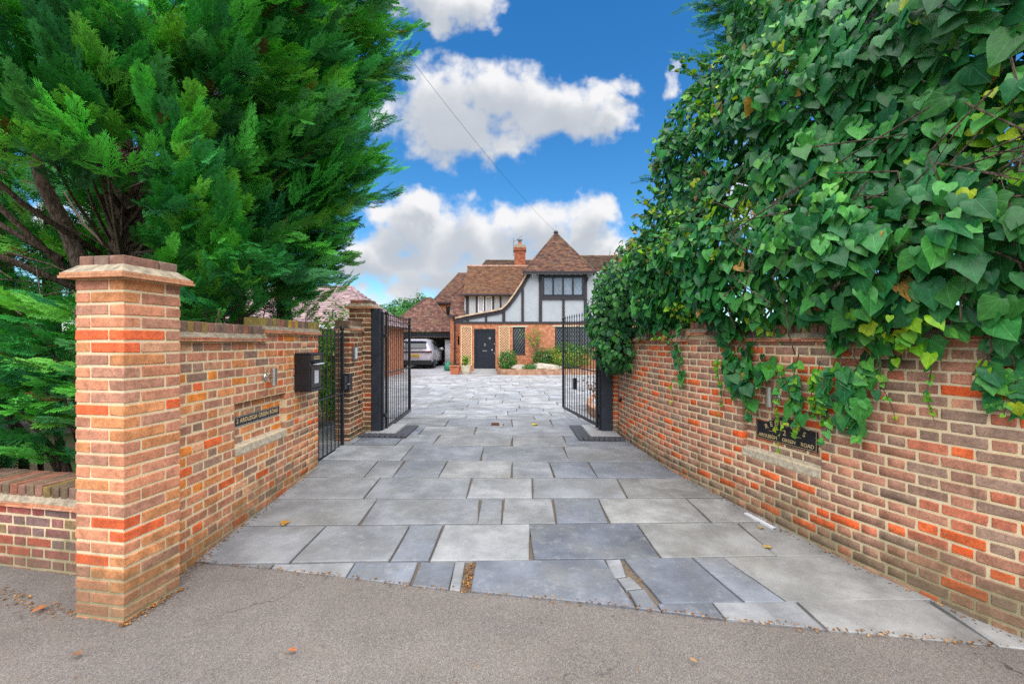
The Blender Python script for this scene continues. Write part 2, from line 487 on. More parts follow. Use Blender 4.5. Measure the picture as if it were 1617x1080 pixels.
def mat_farbrick(name, c1, c2, mort, rot=True):
    m, g = newmat(name)
    tc = g.n('TexCoord').outputs['Object']
    s = g.n('SeparateXYZ', {0: tc})
    v = g.n('CombineXYZ', {0: g.m('ADD', s.outputs[0], s.outputs[1]), 1: s.outputs[2], 2: 0.0}).outputs[0]
    br = g.n('TexBrick', {'Vector': v, 'Color1': (*c1, 1), 'Color2': (*c2, 1), 'Mortar': (*mort, 1), 'Scale': 1.0, 'Mortar Size': 0.007,
                          'Brick Width': 0.225, 'Row Height': 0.075, 'Bias': -0.1})
    n = g.noise(tc, 6, 5, 0.6)
    k = g.step(n, 0.3, 0.7, 0.7, 1.3)
    c = g.mix(1.0, br.outputs[0], g.n('CombineColor', {0: k, 1: k, 2: k}).outputs[0], 'MULTIPLY')
    return finish(m, g, c, 0.9, br.outputs[1], -0.6, 0.01, spec=0.2)
M_HBRICK = mat_farbrick('house_brick', (0.47, 0.145, 0.065), (0.60, 0.235, 0.115), (0.42, 0.27, 0.17))
M_CHIM = mat_farbrick('chimney_brick', (0.30, 0.07, 0.03), (0.42, 0.12, 0.05), (0.25, 0.15, 0.1))
M_PLANTER = mat_farbrick('planter_brick', (0.36, 0.17, 0.10), (0.50, 0.27, 0.16), (0.36, 0.28, 0.2))

M_RENDER = mat_simple('white_render', (0.41, 0.425, 0.435), 0.85, vary=0.05, nscale=3, bstr=0.1)
M_TIMBER = mat_simple('dark_timber', (0.028, 0.022, 0.026), 0.7, vary=0.25, nscale=8, bstr=0.3)
M_BLACK = mat_simple('black_painted_metal', (0.012, 0.013, 0.017), 0.38, spec=0.5, vary=0.3, nscale=25, bstr=0.05)
M_POST = mat_simple('slate_painted_steel', (0.026, 0.032, 0.045), 0.42, spec=0.5, vary=0.2, nscale=6, bstr=0.05)
M_NAVY = mat_simple('navy_door_paint', (0.006, 0.009, 0.017), 0.4, vary=0.15, nscale=5, bstr=0.05)
M_STEEL = mat_simple('brushed_steel', (0.55, 0.52, 0.49), 0.32, 1.0, vary=0.1, nscale=60, bstr=0.05)
M_DSTEEL = mat_simple('dull_steel', (0.25, 0.24, 0.23), 0.5, 0.9, vary=0.2, nscale=30, bstr=0.1)
M_RUST = mat_simple('rusty_iron', (0.16, 0.07, 0.035), 0.85, vary=0.4, nscale=40, bstr=0.4)
M_GOLD = mat_simple('gold_paint', (0.72, 0.52, 0.24), 0.5, vary=0.1, nscale=80, bstr=0.05)
M_WHITE = mat_simple('white_plastic', (0.72, 0.72, 0.73), 0.4, vary=0.06, nscale=20, bstr=0.03)
M_CREAM = mat_simple('cream_glaze', (0.62, 0.55, 0.40), 0.5, vary=0.1, nscale=9, bstr=0.05)
M_PAPER = mat_simple('paper', (0.75, 0.74, 0.80), 0.8, vary=0.04)
M_STONE = mat_simple('sill_stone', (0.55, 0.46, 0.33), 0.9, vary=0.25, nscale=28, bstr=0.6)
M_FLAUNCH = mat_simple('weathered_mortar', (0.33, 0.265, 0.18), 0.95, vary=0.35, nscale=22, bstr=0.8)
M_ROCK = mat_simple('pale_rock', (0.46, 0.40, 0.31), 0.9, vary=0.3, nscale=5, bstr=0.8)
M_TERRA = mat_simple('terracotta', (0.50, 0.16, 0.075), 0.8, vary=0.12, nscale=9, bstr=0.1)
M_PINE = mat_simple('pine_slat', (0.74, 0.52, 0.30), 0.8, vary=0.12, nscale=14, bstr=0.1)
M_SOIL = mat_simple('soil', (0.05, 0.035, 0.025), 0.95, vary=0.4, nscale=25, bstr=0.8)
M_GLASS = mat_simple('dark_window_glass', (0.012, 0.016, 0.024), 0.06, spec=0.6, vary=0.1, nscale=1.5, bstr=0.01)
M_GLASSB = mat_simple('sky_tinted_window_glass', (0.24, 0.27, 0.32), 0.05, spec=1.0, vary=0.2, nscale=1.5, bstr=0.02)  # pale blue-grey base colour paints in the sky reflected by the bay panes
M_LEAD = mat_simple('lead_came', (0.22, 0.23, 0.25), 0.5, 0.3, vary=0.1)
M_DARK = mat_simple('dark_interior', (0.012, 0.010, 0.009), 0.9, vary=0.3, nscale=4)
M_CAR = mat_simple('silver_car_paint', (0.55, 0.53, 0.585), 0.28, 0.25, vary=0.03, nscale=4, bstr=0.0, coat=0.6)
M_CARDK = mat_simple('car_black_trim', (0.012, 0.012, 0.014), 0.5, vary=0.1)
M_RUBBER = mat_simple('tyre_rubber', (0.014, 0.014, 0.014), 0.9, vary=0.2)
M_PLATE = mat_simple('yellow_plate', (0.72, 0.42, 0.015), 0.5, vary=0.03)
M_RED = mat_simple('red_lamp', (0.25, 0.01, 0.012), 0.25, vary=0.1)
M_BLUEBLK = mat_simple('blue_engineering_brick', (0.075, 0.075, 0.085), 0.75, vary=0.3, nscale=30, bstr=0.4)
M_CONC = mat_simple('pale_concrete', (0.40, 0.39, 0.37), 0.85, vary=0.12, nscale=30, bstr=0.3)
M_GREENP = mat_simple('green_plastic', (0.02, 0.22, 0.13), 0.45, vary=0.1, nscale=10)
M_LITTER = mat_leaf('dry_leaf', False, 0.15, 0.8, 0.15)
M_WIRE = mat_simple('cable_sheath', (0.02, 0.02, 0.022), 0.7, vary=0.1)
M_PALE = mat_simple('pale_patio', (0.52, 0.48, 0.45), 0.85, vary=0.1, nscale=4, bstr=0.1)


# ------------------------------------------------------------------ ground, pavement, driveway
def grid_sheet(name, xs, ys, zf, mat, kind='structure'):
    V = [(x, y, zf(x, y)) for y in ys for x in xs]
    nx = len(xs)
    F = [(j * nx + i, j * nx + i + 1, (j + 1) * nx + i + 1, (j + 1) * nx + i) for j in range(len(ys) - 1) for i in range(nx - 1)]
    mb = MB(); mb.v = V; mb.f = F; mb.c = [None] * len(F)
    return tag(mb.build(name, mat, smooth=True), kind=kind)

GX = [-900, -200, -60, -25, -14, -10, -8, -6, -5, -4, -3, -2, -1, 0, 1, 2, 3, 4, 5, 6, 8, 12, 25, 60, 200, 900]
GY = [-400, -60, -20, -8, -3, 0, 1, 2, 2.6, 3.2, 3.8, 4.5, 5, 5.5, 6.2, 7, 9, 12, 16, 22, 25, 32, 45, 80, 250, 1200]
grid_sheet('ground', GX, GY, lambda x, y: gz(x, y) - 0.035, M_GROUND)

def edge_y(x):          # where the pavement meets the driveway stones
    return 2.965 - 0.183 * x + 0.012 * math.sin(x * 3.1)

xs = [-14, -9, -6, -4.5, -3.6, -3.0] + [(-2.7 + 0.15 * i) for i in range(38)] + [3.4, 4.2, 6, 9, 14]
mb = MB()
cols_y = []
for x in xs:
    ye = edge_y(x) if -2.5 < x < 3.2 else (3.4 if x <= -2.5 else 2.4)
    cols_y.append([-9, -4, -1, 0.6, 1.4, 2.0, 0.5 * (2.0 + ye), ye])
for i, x in enumerate(xs):
    for y in cols_y[i]:
        mb.v.append((x, y, gz(x, y) + 0.008 + 0.004 * math.sin(x * 1.7 + y)))
for i in range(len(xs) - 1):
    for j in range(7):
        a = i * 8 + j
        mb.f.append((a, a + 8, a + 9, a + 1)); mb.c.append(None)
tag(mb.build('pavement', M_ASPHALT, smooth=True), kind='structure')

drive = grid_sheet('driveway', [-13, -9, -6, -4.2, -3.3, -2.4, -1.2, 0, 1.2, 2.4, 3.4, 4.5, 6, 8], [2.45, 2.9, 3.4, 4, 4.6, 5.2, 5.8, 6.6, 7.4, 8.2, 9, 10.5, 12, 14, 17, 20, 22, 25, 28, 32, 38],
                   lambda x, y: gz(x, y) - 0.006 - (0.03 if abs(x) > 3.4 and y < 7.5 else 0), M_BED)

FLAGPAL = [(0.29, 0.292, 0.295), (0.255, 0.264, 0.28), (0.31, 0.305, 0.29), (0.21, 0.225, 0.25), (0.335, 0.335, 0.332), (0.27, 0.274, 0.28)]
def clip_poly(pts, f):
    out = []
    for i in range(len(pts)):
        a, b = pts[i], pts[(i + 1) % len(pts)]
        fa, fb = f(a), f(b)
        if fa >= 0: out.append(a)
        if (fa >= 0) != (fb >= 0):
            t = fa / (fa - fb)
            out.append((a[0] + (b[0] - a[0]) * t, a[1] + (b[1] - a[1]) * t))
    return out

def flag(pts, col=None, lift=0.0, name='flagstone', parent=None, mat=None, thick=0.03, topz=0.018):
    pts = clip_poly(pts, lambda p: p[1] - edge_y(p[0]) - 0.004)
    if len(pts) < 3: return
    ar = 0.5 * abs(sum(pts[i][0] * pts[(i + 1) % len(pts)][1] - pts[(i + 1) % len(pts)][0] * pts[i][1] for i in range(len(pts))))
    if ar < 0.006: return
    cx = sum(p[0] for p in pts) / len(pts); cy = sum(p[1] for p in pts) / len(pts)
    # chip the edges: a mid point on each long edge
    q = []
    for i in range(len(pts)):
        a, b = pts[i], pts[(i + 1) % len(pts)]
        q.append(a)
        l = math.hypot(b[0] - a[0], b[1] - a[1])
        nseg = 3 if l > 0.45 else (2 if l > 0.2 else 1)
        for k in range(1, nseg):
            t = k / nseg + random.uniform(-.1, .1)
            j = random.uniform(-0.004, 0.006)
            nx, ny = (cx - a[0]), (cy - a[1]); d = math.hypot(nx, ny) or 1
            q.append((a[0] + (b[0] - a[0]) * t + nx / d * j, a[1] + (b[1] - a[1]) * t + ny / d * j))
    tilt = (random.uniform(-.006, .006), random.uniform(-.006, .006))
    def zt(x, y): return gz(x, y) + topz + lift + (x - cx) * tilt[0] + (y - cy) * tilt[1]
    n = len(q)
    V = [(x - cx, y - cy, zt(x, y) - thick) for x, y in q] + [(x - cx, y - cy, zt(x, y) - 0.005) for x, y in q]
    ins = []
    for x, y in q:
        d = math.hypot(x - cx, y - cy) or 1
        k = min(0.3, 0.009 / d)
        xx, yy = x + (cx - x) * k, y + (cy - y) * k
        ins.append((xx - cx, yy - cy, zt(xx, yy)))
    V += ins
    F = [(i, (i + 1) % n, (i + 1) % n + n, i + n) for i in range(n)] + [(i + n, (i + 1) % n + n, (i + 1) % n + 2 * n, i + 2 * n) for i in range(n)] + [tuple(range(2 * n, 3 * n))]
    b = MB(); b.add(V, F)
    o = b.build(name, mat or M_FLAG, parent or drive, loc=(cx, cy, 0))
    c = col or random.choice(FLAGPAL)
    k = random.uniform(0.86, 1.12)
    o.color = (c[0] * k, c[1] * k, c[2] * k, 1)
    return o

def row(y0, y1, joints, tilt=0.03, gap=0.007, cols=None):
    for i in range(len(joints) - 1):
        a, b = joints[i], joints[i + 1]
        sl = random.uniform(-.015, .015)
        g0 = gap + random.uniform(0, 0.006)
        pts = [(a + g0 - sl, y0 + tilt * a + gap), (b - gap - sl, y0 + tilt * b + gap + random.uniform(-.006, .006)),
               (b - gap + sl, y1 + tilt * b - gap), (a + g0 + sl, y1 + tilt * a - gap + random.uniform(-.006, .006))]
        flag(pts, cols[i] if cols and i < len(cols) else None)
DKB, BLU, LGT, BGE, MID = (0.145, 0.158, 0.185), (0.20, 0.215, 0.245), (0.32, 0.32, 0.315), (0.315, 0.31, 0.292), (0.27, 0.274, 0.28)
# the row cut by the pavement edge
row(2.2, 2.86, [0.92, 1.28, 1.82, 2.66, 3.2], cols=[BLU, MID, BGE, BGE])
row(2.2, 3.41, [-2.5, -1.75, -1.16, -0.69, -0.42, -0.335], cols=[MID, MID, BLU, BLU, MID])
flag([(-0.275, 2.6), (0.80, 2.6), (0.69, 3.425), (-0.265, 3.40)], (0.165, 0.178, 0.205), 0.004)
flag([(0.715, 3.18), (0.80, 3.20), (0.815, 3.43), (0.705, 3.42)], MID); flag([(0.76, 3.03), (0.87, 3.05), (0.83, 3.19), (0.735, 3.17)], MID)
flag([(0.80, 2.6), (0.945, 2.6), (0.885, 3.04), (0.775, 3.02)], BLU)
flag([(0.955, 2.88), (1.47, 2.895), (1.36, 3.46), (0.85, 3.435)], DKB); flag([(1.485, 2.895), (1.74, 2.90), (1.60, 3.465), (1.375, 3.46)], BLU)
flag([(1.755, 2.90), (3.1, 2.93), (3.0, 3.52), (1.615, 3.47)], BGE)
row(3.42, 4.02, [-2.45, -1.635, -0.906, -0.61, 0.148, 1.12, 2.02, 2.7], cols=[MID, MID, BLU, LGT, DKB, BGE, BGE])
row(4.03, 4.6, [-2.45, -1.346, -0.31, -0.09, 0.40, 0.87, 1.78, 2.5], cols=[LGT, MID, MID, LGT, BLU, BGE, BGE])
row(4.61, 5.2, [-2.45, -1.49, -0.46, 0.22, 1.19, 2.3], cols=[LGT, MID, LGT, MID, BGE])
row(5.21, 5.83, [-2.5, -1.69, -1.36, -0.83, 0.0, 0.48, 0.98, 2.1])
row(5.84, 6.58, [-3.4, -2.45, -1.42, -0.405, 0.74, 2.0])
row(6.59, 7.3, [-3.4, -2.3, -1.68, -1.15, 0.0, 0.81, 1.9])
row(7.31, 8.0, [-3.2, -2.3, -1.5, -0.62, 1.07, 1.9])
row(8.01, 8.84, [-3.2, -2.4, -1.19, 0.0, 0.73, 1.75])
yy = 8.85
while yy < 21.3:
    hh = random.choice([0.45, 0.6, 0.6, 0.75, 0.9])
    xl = float(np.interp(yy, [8.8, 11, 15, 20, 22], [-3.0, -3.4, -5.0, -6.6, -7.0])); xr = float(np.interp(yy, [8.8, 10, 14, 20, 22], [1.9, 2.1, 3.6, 5.2, 5.4]))
    js = [xl]
    while js[-1] < xr: js.append(js[-1] + random.choice([0.6, 0.75, 0.9, 0.9, 1.2, 1.35]))
    row(yy, yy + hh, js, 0.01, 0.0055, [tuple(.36 * .6 + c * .4 * 1.3 for c in random.choice(FLAGPAL)) for _ in js])
    yy += hh

# dark block edging with a cover slab at the foot of each gate post
def pad(x0, x1, y0, y1, side, label):
    pt = link('block_edging', None, drive)
    pt['label'] = label
    n = int((x1 - x0) / 0.075)
    for i in range(n):
        a = x0 + (x1 - x0) * i / n; b = x0 + (x1 - x0) * (i + 1) / n
        o = MB().box(a + .004, b - .004, y0, y0 + .20, 0, 0.06).build('paving_block', M_BLUEBLK, pt, bevel=0.012)
        o.location.z = gz((a + b) / 2, y0) - 0.005
    xe = x1 if side > 0 else x0
    m_ = int((y1 - y0 - .21) / 0.105)
    for i in range(m_):
        a = y0 + .21 + i * 0.105
        o = MB().box(xe - .20 if side > 0 else xe, xe if side > 0 else xe + .20, a + .004, a + .101, 0, 0.055).build('paving_block', M_BLUEBLK, pt, bevel=0.01)
        o.location.z = gz(xe, a) - 0.005
    cx0, cx1 = (x0 + .02, x1 - .23) if side > 0 else (x0 + .23, x1 - .02)
    o = MB().box(cx0, cx1, y0 + .22, y1, 0, 0.05).build('cover_slab', M_CONC, pt, bevel=0.004)
    o.location.z = gz(cx0, y1) - 0.008
pad(-2.36, -1.62, 6.95, 8.0, 1, 'dark block edging under the steel post beside the letterbox wall')
pad(1.02, 1.74, 6.95, 8.2, -1, 'dark block edging under the steel post beside the ivy wall')

# ------------------------------------------------------------------ bricks
def brick_mesh(L, D, H, seed):
    rnd = random.Random(seed)
    bm = bmesh.new()
    bmesh.ops.create_cube(bm, size=1.0)
    for v in bm.verts:
        v.co.x *= L + rnd.uniform(-.003, .003); v.co.y *= D; v.co.z *= H + rnd.uniform(-.003, .003)
    bmesh.ops.bevel(bm, geom=list(bm.edges), offset=0.005, segments=1, affect='EDGES')
    for v in bm.verts:
        v.co += Vector((rnd.uniform(-.0025, .0025), rnd.uniform(-.0012, .0012), rnd.uniform(-.002, .002)))
    me = bpy.data.meshes.new('brick'); bm.to_mesh(me)
    bmesh.ops.triangulate(bm, faces=bm.faces)
    V = np.array([v.co[:] for v in bm.verts]); F = np.array([[v.index for v in f.verts] for f in bm.faces])
    bm.free()
    me.materials.append(M_BRICK)
    me.shade_smooth() if False else None
    return me, V, F
ST = [brick_mesh(0.215, 0.1, 0.065, i) for i in range(7)]
HD = [brick_mesh(0.1025, 0.1, 0.065, 50 + i) for i in range(7)]

PAL_L = [(s2l(206, 136, 100), 5), (s2l(194, 130, 100), 5), (s2l(216, 140, 88), 4), (s2l(180, 126, 102), 4), (s2l(226, 108, 58), 2.4), (s2l(164, 128, 106), 2.0), (s2l(154, 120, 100), 1.2), (s2l(216, 158, 118), 2), (s2l(232, 138, 60), 1.2)]
PAL_P = [(s2l(210, 140, 104), 5), (s2l(198, 134, 104), 5), (s2l(216, 144, 94), 4), (s2l(186, 132, 106), 4), (s2l(226, 106, 62), 1.6), (s2l(214, 156, 118), 2)]
PAL_R = [(s2l(174, 128, 106), 5), (s2l(186, 130, 104), 5), (s2l(162, 130, 110), 4), (s2l(230, 110, 60), 3), (s2l(204, 120, 90), 4), (s2l(156, 122, 102), 2.4), (s2l(198, 136, 108), 3), (s2l(234, 100, 50), 1.6)]
PAL_D = [(s2l(166, 92, 84), 4), (s2l(150, 100, 92), 4), (s2l(190, 90, 70), 3), (s2l(160, 130, 92), 2), (s2l(140, 108, 102), 2)]
PAL_G = [(s2l(120, 84, 62), 4), (s2l(140, 96, 72), 4), (s2l(176, 84, 48), 2), (s2l(104, 76, 60), 3), (s2l(160, 110, 84), 3)]
PAL_C = [(s2l(150, 110, 92), 4), (s2l(132, 106, 90), 4), (s2l(120, 100, 78), 3), (s2l(168, 108, 84), 2), (s2l(140, 116, 70), 1)]
def pick(pal):
    c = random.choices([p[0] for p in pal], [p[1] for p in pal])[0]
    k = random.uniform(0.84, 1.14)
    return tuple(x * k for x in c)

def place_bricks(ents, parent, pal, maxobj=300, name='brick'):
    """ents: (pos, angle, length, height); the nearest become single pieces"""
    ents = sorted(ents, key=lambda e: e[0][0] ** 2 + e[0][1] ** 2)
    rest = {}
    for i, (p, a, L, H) in enumerate(ents):
        fam = ST if L > 0.16 else HD
        L0 = 0.215 if L > 0.16 else 0.1025
        vi = random.randrange(7)
        pos = (p[0], p[1], p[2] + random.uniform(-.0012, .0012)); a2 = a + random.uniform(-.008, .008)
        c = pick(pal)
        if i < maxobj:
            o = link(name, fam[vi][0], parent, pos, a2)
            o.rotation_euler[1] = random.uniform(-.008, .008)
            o.scale = (L / L0, random.uniform(.99, 1.03), H / 0.065)
            o.color = (*c, 1)
        else:
            rest.setdefault((L > 0.16, vi), []).append((pos, a2, L / L0, H / 0.065, c))
    if rest:
        VV, FF, CC, off = [], [], [], 0
        for (st, vi), lst in rest.items():
            _, bv, bf = (ST if st else HD)[vi]
            A = np.array([[[math.cos(a) * sx_, -math.sin(a), 0], [math.sin(a) * sx_, math.cos(a), 0], [0, 0, sz]] for _, a, sx_, sz, _ in lst])
            V, F, C, _ = scatter(bv, bf, A, np.array([e[0] for e in lst]), np.array([e[4] for e in lst]))
            VV.append(V); FF.append(F + off); CC.append(C); off += len(V)
        o = link('brickwork', np_mesh('brickwork', np.concatenate(VV), np.concatenate(FF), M_BRICKV, np.concatenate(CC)), parent)
        o['kind'] = 'stuff'

def flemish(L, z0, n, holes=(), ztop=None, cut0=0.0, s_start=0.0):
    """bricks of one face as (s, z, length); holes (s0,s1,z0,z1) left open"""
    out = []
    for k in range(n):
        z = z0 + 0.075 * (k + 0.5)
        top = ztop
        s = s_start - (0.16875 if k % 2 else 0.0) - random.uniform(0, 0.01)
        stretch = True
        while s < L:
            l = 0.215 if stretch else 0.1025
            segs = [(s, s + l)]
            for (a, b, c, d) in holes:
                if c < z < d:
                    new = []
                    for (p, q) in segs:
                        if q <= a or p >= b: new.append((p, q)); continue
                        if p < a - 0.03: new.append((p, a))
                        if q > b + 0.03: new.append((b, q))
                    segs = new
            for (p, q) in segs:
                p, q = max(p, s_start + 0.0), min(q, L)
                if q - p > 0.03 and (top is None or z < top((p + q) / 2)): out.append(((p + q) / 2, z, q - p))
            s += l + 0.016; stretch = not stretch
    return out

class Path:
    def __init__(self, pts, step=0.02):
        P = np.array(pts, float)
        # Catmull-Rom
        out = []
        for i in range(len(P) - 1):
            p0 = P[max(i - 1, 0)]; p1 = P[i]; p2 = P[i + 1]; p3 = P[min(i + 2, len(P) - 1)]
            for t in np.linspace(0, 1, 24, endpoint=False):
                out.append(0.5 * ((2 * p1) + (-p0 + p2) * t + (2 * p0 - 5 * p1 + 4 * p2 - p3) * t * t + (-p0 + 3 * p1 - 3 * p2 + p3) * t ** 3))
        out.append(P[-1])
        self.p = np.array(out)
        for _ in range(6): self.p[1:-1] = (self.p[:-2] + 2 * self.p[1:-1] + self.p[2:]) / 4
        self.s = np.concatenate([[0], np.cumsum(np.linalg.norm(np.diff(self.p, axis=0), axis=1))])
        self.L = float(self.s[-1])
    def at(self, s):
        return (float(np.interp(s, self.s, self.p[:, 0])), float(np.interp(s, self.s, self.p[:, 1])))
    def tan(self, s):
        a = self.at(max(0, s - .03)); b = self.at(min(self.L, s + .03))
        return math.atan2(b[1] - a[1], b[0] - a[0])
    def from_px(self, px, off=0.0, side=1):
        best = min(np.arange(0, self.L, 0.01), key=lambda s: abs(808.5 + 719 * (self.at(s)[0] + 0) / self.at(s)[1] - px) if self.at(s)[1] > 0.5 else 1e9)
        return float(best)

def core(path, s0, s1, z0, z1, face, back, side, step=0.12):
    """mortar core strip: face/back are offsets behind the brick face; side=+1 when the face looks to the left of travel"""
    mb = MB(); n = max(1, int((s1 - s0) / step))
    ss = [s0 + (s1 - s0) * i / n for i in range(n + 1)]
    for s in ss:
        x, y = path.at(s); a = path.tan(s)
        nx, ny = -math.sin(a) * side, math.cos(a) * side
        mb.v += [(x - nx * face, y - ny * face, z0), (x - nx * face, y - ny * face, z1), (x - nx * back, y - ny * back, z1), (x - nx * back, y - ny * back, z0)]
    for i in range(n):
        a = i * 4
        for k in range(4):
            mb.f.append((a + k, a + (k + 1) % 4, a + 4 + (k + 1) % 4, a + 4 + k)); mb.c.append(None)
    mb.f += [(3, 2, 1, 0), (n * 4, n * 4 + 1, n * 4 + 2, n * 4 + 3)]; mb.c += [None, None]
    return mb

def coping(path, s0, s1, z, thick, side, parent, pal, capz=0.0):
    """two creasing tiles, a mortar fillet and a course of bricks on edge"""
    t = s0; i = 0
    while t < s1 - 0.02:
        e = min(t + 0.262, s1)
        for lay in range(2):
            b = core(path, t + .002, e - .002, z + lay * 0.0165, z + lay * 0.0165 + 0.0135, -0.042 + lay * 0.008, thick + 0.04, side)
            o = b.build('creasing_tile', M_BRICK, parent); o.color = (*pick([(s2l(206, 140, 104), 3), (s2l(192, 116, 86), 2), (s2l(200, 150, 118), 2)]), 1)
        t = e; i += 1
    fl = MB(); n = max(2, int((s1 - s0) / .12)); ss = [s0 + (s1 - s0) * k / n for k in range(n + 1)]
    for s in ss:
        x, y = path.at(s); a = path.tan(s); nx, ny = -math.sin(a) * side, math.cos(a) * side
        for (f_, zz) in ((-0.030, z + .031), (0.012, z + .075), (thick - .012, z + .075), (thick + .03, z + .031)):
            fl.v.append((x - nx * f_, y - ny * f_, zz))
    for k in range(n):
        for q in range(4):
            fl.f.append((k * 4 + q, k * 4 + (q + 1) % 4, k * 4 + 4 + (q + 1) % 4, k * 4 + 4 + q)); fl.c.append(None)
    fl.f += [(3, 2, 1, 0), (n * 4, n * 4 + 1, n * 4 + 2, n * 4 + 3)]; fl.c += [None, None]
    fl.build('mortar_fillet', M_FLAUNCH, parent)
    t = s0 + .004
    while t + 0.05 < s1:
        x, y = path.at(t + .035); a = path.tan(t + .035); nx, ny = -math.sin(a) * side, math.cos(a) * side
        hh = 0.104 + random.uniform(-.003, .003)
        o = MB().box(-.0325, .0325, -thick / 2 + .004, thick / 2 - .004, 0, hh).build('coping_brick', M_BRICK, parent, bevel=0.006)
        o.location = (x - nx * thick / 2, y - ny * thick / 2, z + 0.042); o.rotation_euler = (random.uniform(-.02, .02), 0, a)
        o.color = (*pick(pal), 1)
        t += 0.077

def pillar(ox, oy, rot, Wd, Dp, z0, n, label, pal, cat='pillar', name='brick_pillar', maxobj=300, captop=True):
    """ox,oy: the front corner nearest the drive; u runs to the left of the front face, v to the back"""
    t = thing(name, label, cat, (ox, oy, 0))
    eu = (-math.cos(rot), math.sin(rot)); ev = (math.sin(rot), math.cos(rot))
    def wp(u, v, z): return (eu[0] * u + ev[0] * v, eu[1] * u + ev[1] * v, z)
    au = math.atan2(eu[1], eu[0]); av = math.atan2(ev[1], ev[0])
    Lf, Ls = Wd - .115, Dp - .115
    for k in range(n):
        z = z0 + 0.0752 * (k + .5)
        if k % 2 == 0: rects = [(0, Lf, 0, .103, 0), (0, .103, .115, Dp, 1), (Wd - .103, Wd, 0, Ls, 1), (.115, Wd, Dp - .103, Dp, 0)]
        else: rects = [(0, .103, 0, Ls, 1), (0, Lf, Dp - .103, Dp, 0), (Wd - .103, Wd, .115, Dp, 1), (.115, Wd, 0, .103, 0)]
        for (u0, u1, v0, v1, al) in rects:
            o = link('brick', ST[random.randrange(7)][0], t, wp((u0 + u1) / 2, (v0 + v1) / 2, z), (av if al else au) + random.uniform(-.006, .006))
            L = (v1 - v0) if al else (u1 - u0)
            o.scale = ((L + .003) / .215, 1.04 + random.uniform(-.01, .02), .925)
            o.color = (*pick(pal), 1)
    c = MB().prism([wp(.0045, .0045, z0 - .1), wp(Wd - .0045, .0045, z0 - .1), wp(Wd - .0045, Dp - .0045, z0 - .1), wp(.0045, Dp - .0045, z0 - .1)], (0, 0, n * .0752 + .1)).build('mortar_core', M_MORTAR, t)
    zt = z0 + n * .0752
    if captop:
        for lay, ov in ((0, .056), (1, .05)):
            b = MB().prism([wp(-ov, -ov, 0), wp(Wd + ov, -ov, 0), wp(Wd + ov, Dp + ov, 0), wp(-ov, Dp + ov, 0)], (0, 0, .0155))
            o = b.build('creasing_tile', M_BRICK, t, loc=(0, 0, zt + .001 + lay * .018)); o.color = (*s2l(205, 146, 108), 1)
        z1, z2 = zt + .0355, zt + .085
        A = [wp(-.045, -.045, z1), wp(Wd + .045, -.045, z1), wp(Wd + .045, Dp + .045, z1), wp(-.045, Dp + .045, z1)]
        B = [wp(.01, .01, z2), wp(Wd - .01, .01, z2), wp(Wd - .01, Dp - .01, z2), wp(.01, Dp - .01, z2)]
        MB().add(A + B, [(0, 1, 5, 4), (1, 2, 6, 5), (2, 3, 7, 6), (3, 0, 4, 7), (4, 5, 6, 7), (3, 2, 1, 0)]).build('mortar_fillet', M_FLAUNCH, t)
        for i, (u0, u1) in enumerate(((.012, .118), (.128, .232), (.242, Wd - .012))):
            for (v0, v1) in ((.012, Dp * .62), (Dp * .62 + .012, Dp - .012)):
                if i == 1 and v0 > .1: pass
                o = MB().prism([wp(u0, v0, 0), wp(u1, v0, 0), wp(u1, v1, 0), wp(u0, v1, 0)], (0, 0, .092)).build('cap_brick', M_BRICK, t, loc=(0, 0, zt + .048), bevel=.006)
                o.color = (*pick(PAL_C), 1)
    return t

# the tall pillar at the street corner
pillar(-2.305, 2.70, R(10), 0.35, 0.38, -0.125, 28, 'tall red brick gate pillar with stepped cap at the street corner', PAL_P)

# ------------------------------------------------------------------ left wall with the letterbox
XL = -2.35
wallL = thing('garden_wall', 'red brick garden wall carrying the black letterbox and narrow road sign', 'brick wall', (0, 0, 0))
pL = Path([(XL, 2.95), (XL, 3.8), (XL, 4.6), (XL, 5.53)])
yS = 4.32                                    # the coping steps up here
REC = (3.86 - 2.95, 4.74 - 2.95, 0.70, 1.075)
ents = []
for (s, z, l) in flemish(pL.L, -0.2, 25, [(REC[0], REC[1], .625, 1.075)], lambda s: 1.605 if s < yS - 2.95 else 1.69):
    ents.append(((XL - .05 + random.uniform(-.002, .002), 2.95 + s, z), R(90), l, 0.0595))
for (s, z, l) in flemish(REC[1] - REC[0], 0.70, 5):                # the back of the recess
    ents.append(((XL - .108, 2.95 + REC[0] + s, z), R(90), l, 0.0595))
for k in range(5): ents.append(((XL - .052, 5.53 - .05, 0), 0, .1, .0595)) if False else None
for k in range(25):                           # the end of the wall at the side gate
    z = -0.2 + .075 * (k + .5)
    if z < 1.68:
        ents.append(((XL - .108 if k % 2 else XL - .16, 5.53 - .045, z), R(0), .1025 if k % 2 == 0 else .2, .0595))
place_bricks(ents, wallL, PAL_L, 300)
mb = MB()
s0, s1, z0, z1 = REC
for (a, b, c, d, f) in ((0, s0 - .006, -.3, 1.6, .004), (s1 + .006, pL.L - .006, -.3, 1.6, .004), (s0, s1, -.3, z0, .004), (s0, s1, z1, 1.6, .004), (s0, s1, z0, z1, .0595), (yS - 2.95, pL.L - .006, 1.6, 1.68, .004)):
    mb.box(XL - .215, XL - f, 2.95 + a, 2.95 + b, c, d)
mb.build('mortar_core', M_MORTAR, wallL)
coping(pL, 0.12, yS - 2.95 + .01, 1.605, .215, -1, wallL, PAL_C)
coping(pL, yS - 2.95 + .012, pL.L + .02, 1.685, .215, -1, wallL, PAL_C + [(s2l(170, 142, 60), 2), (s2l(150, 130, 70), 2)])
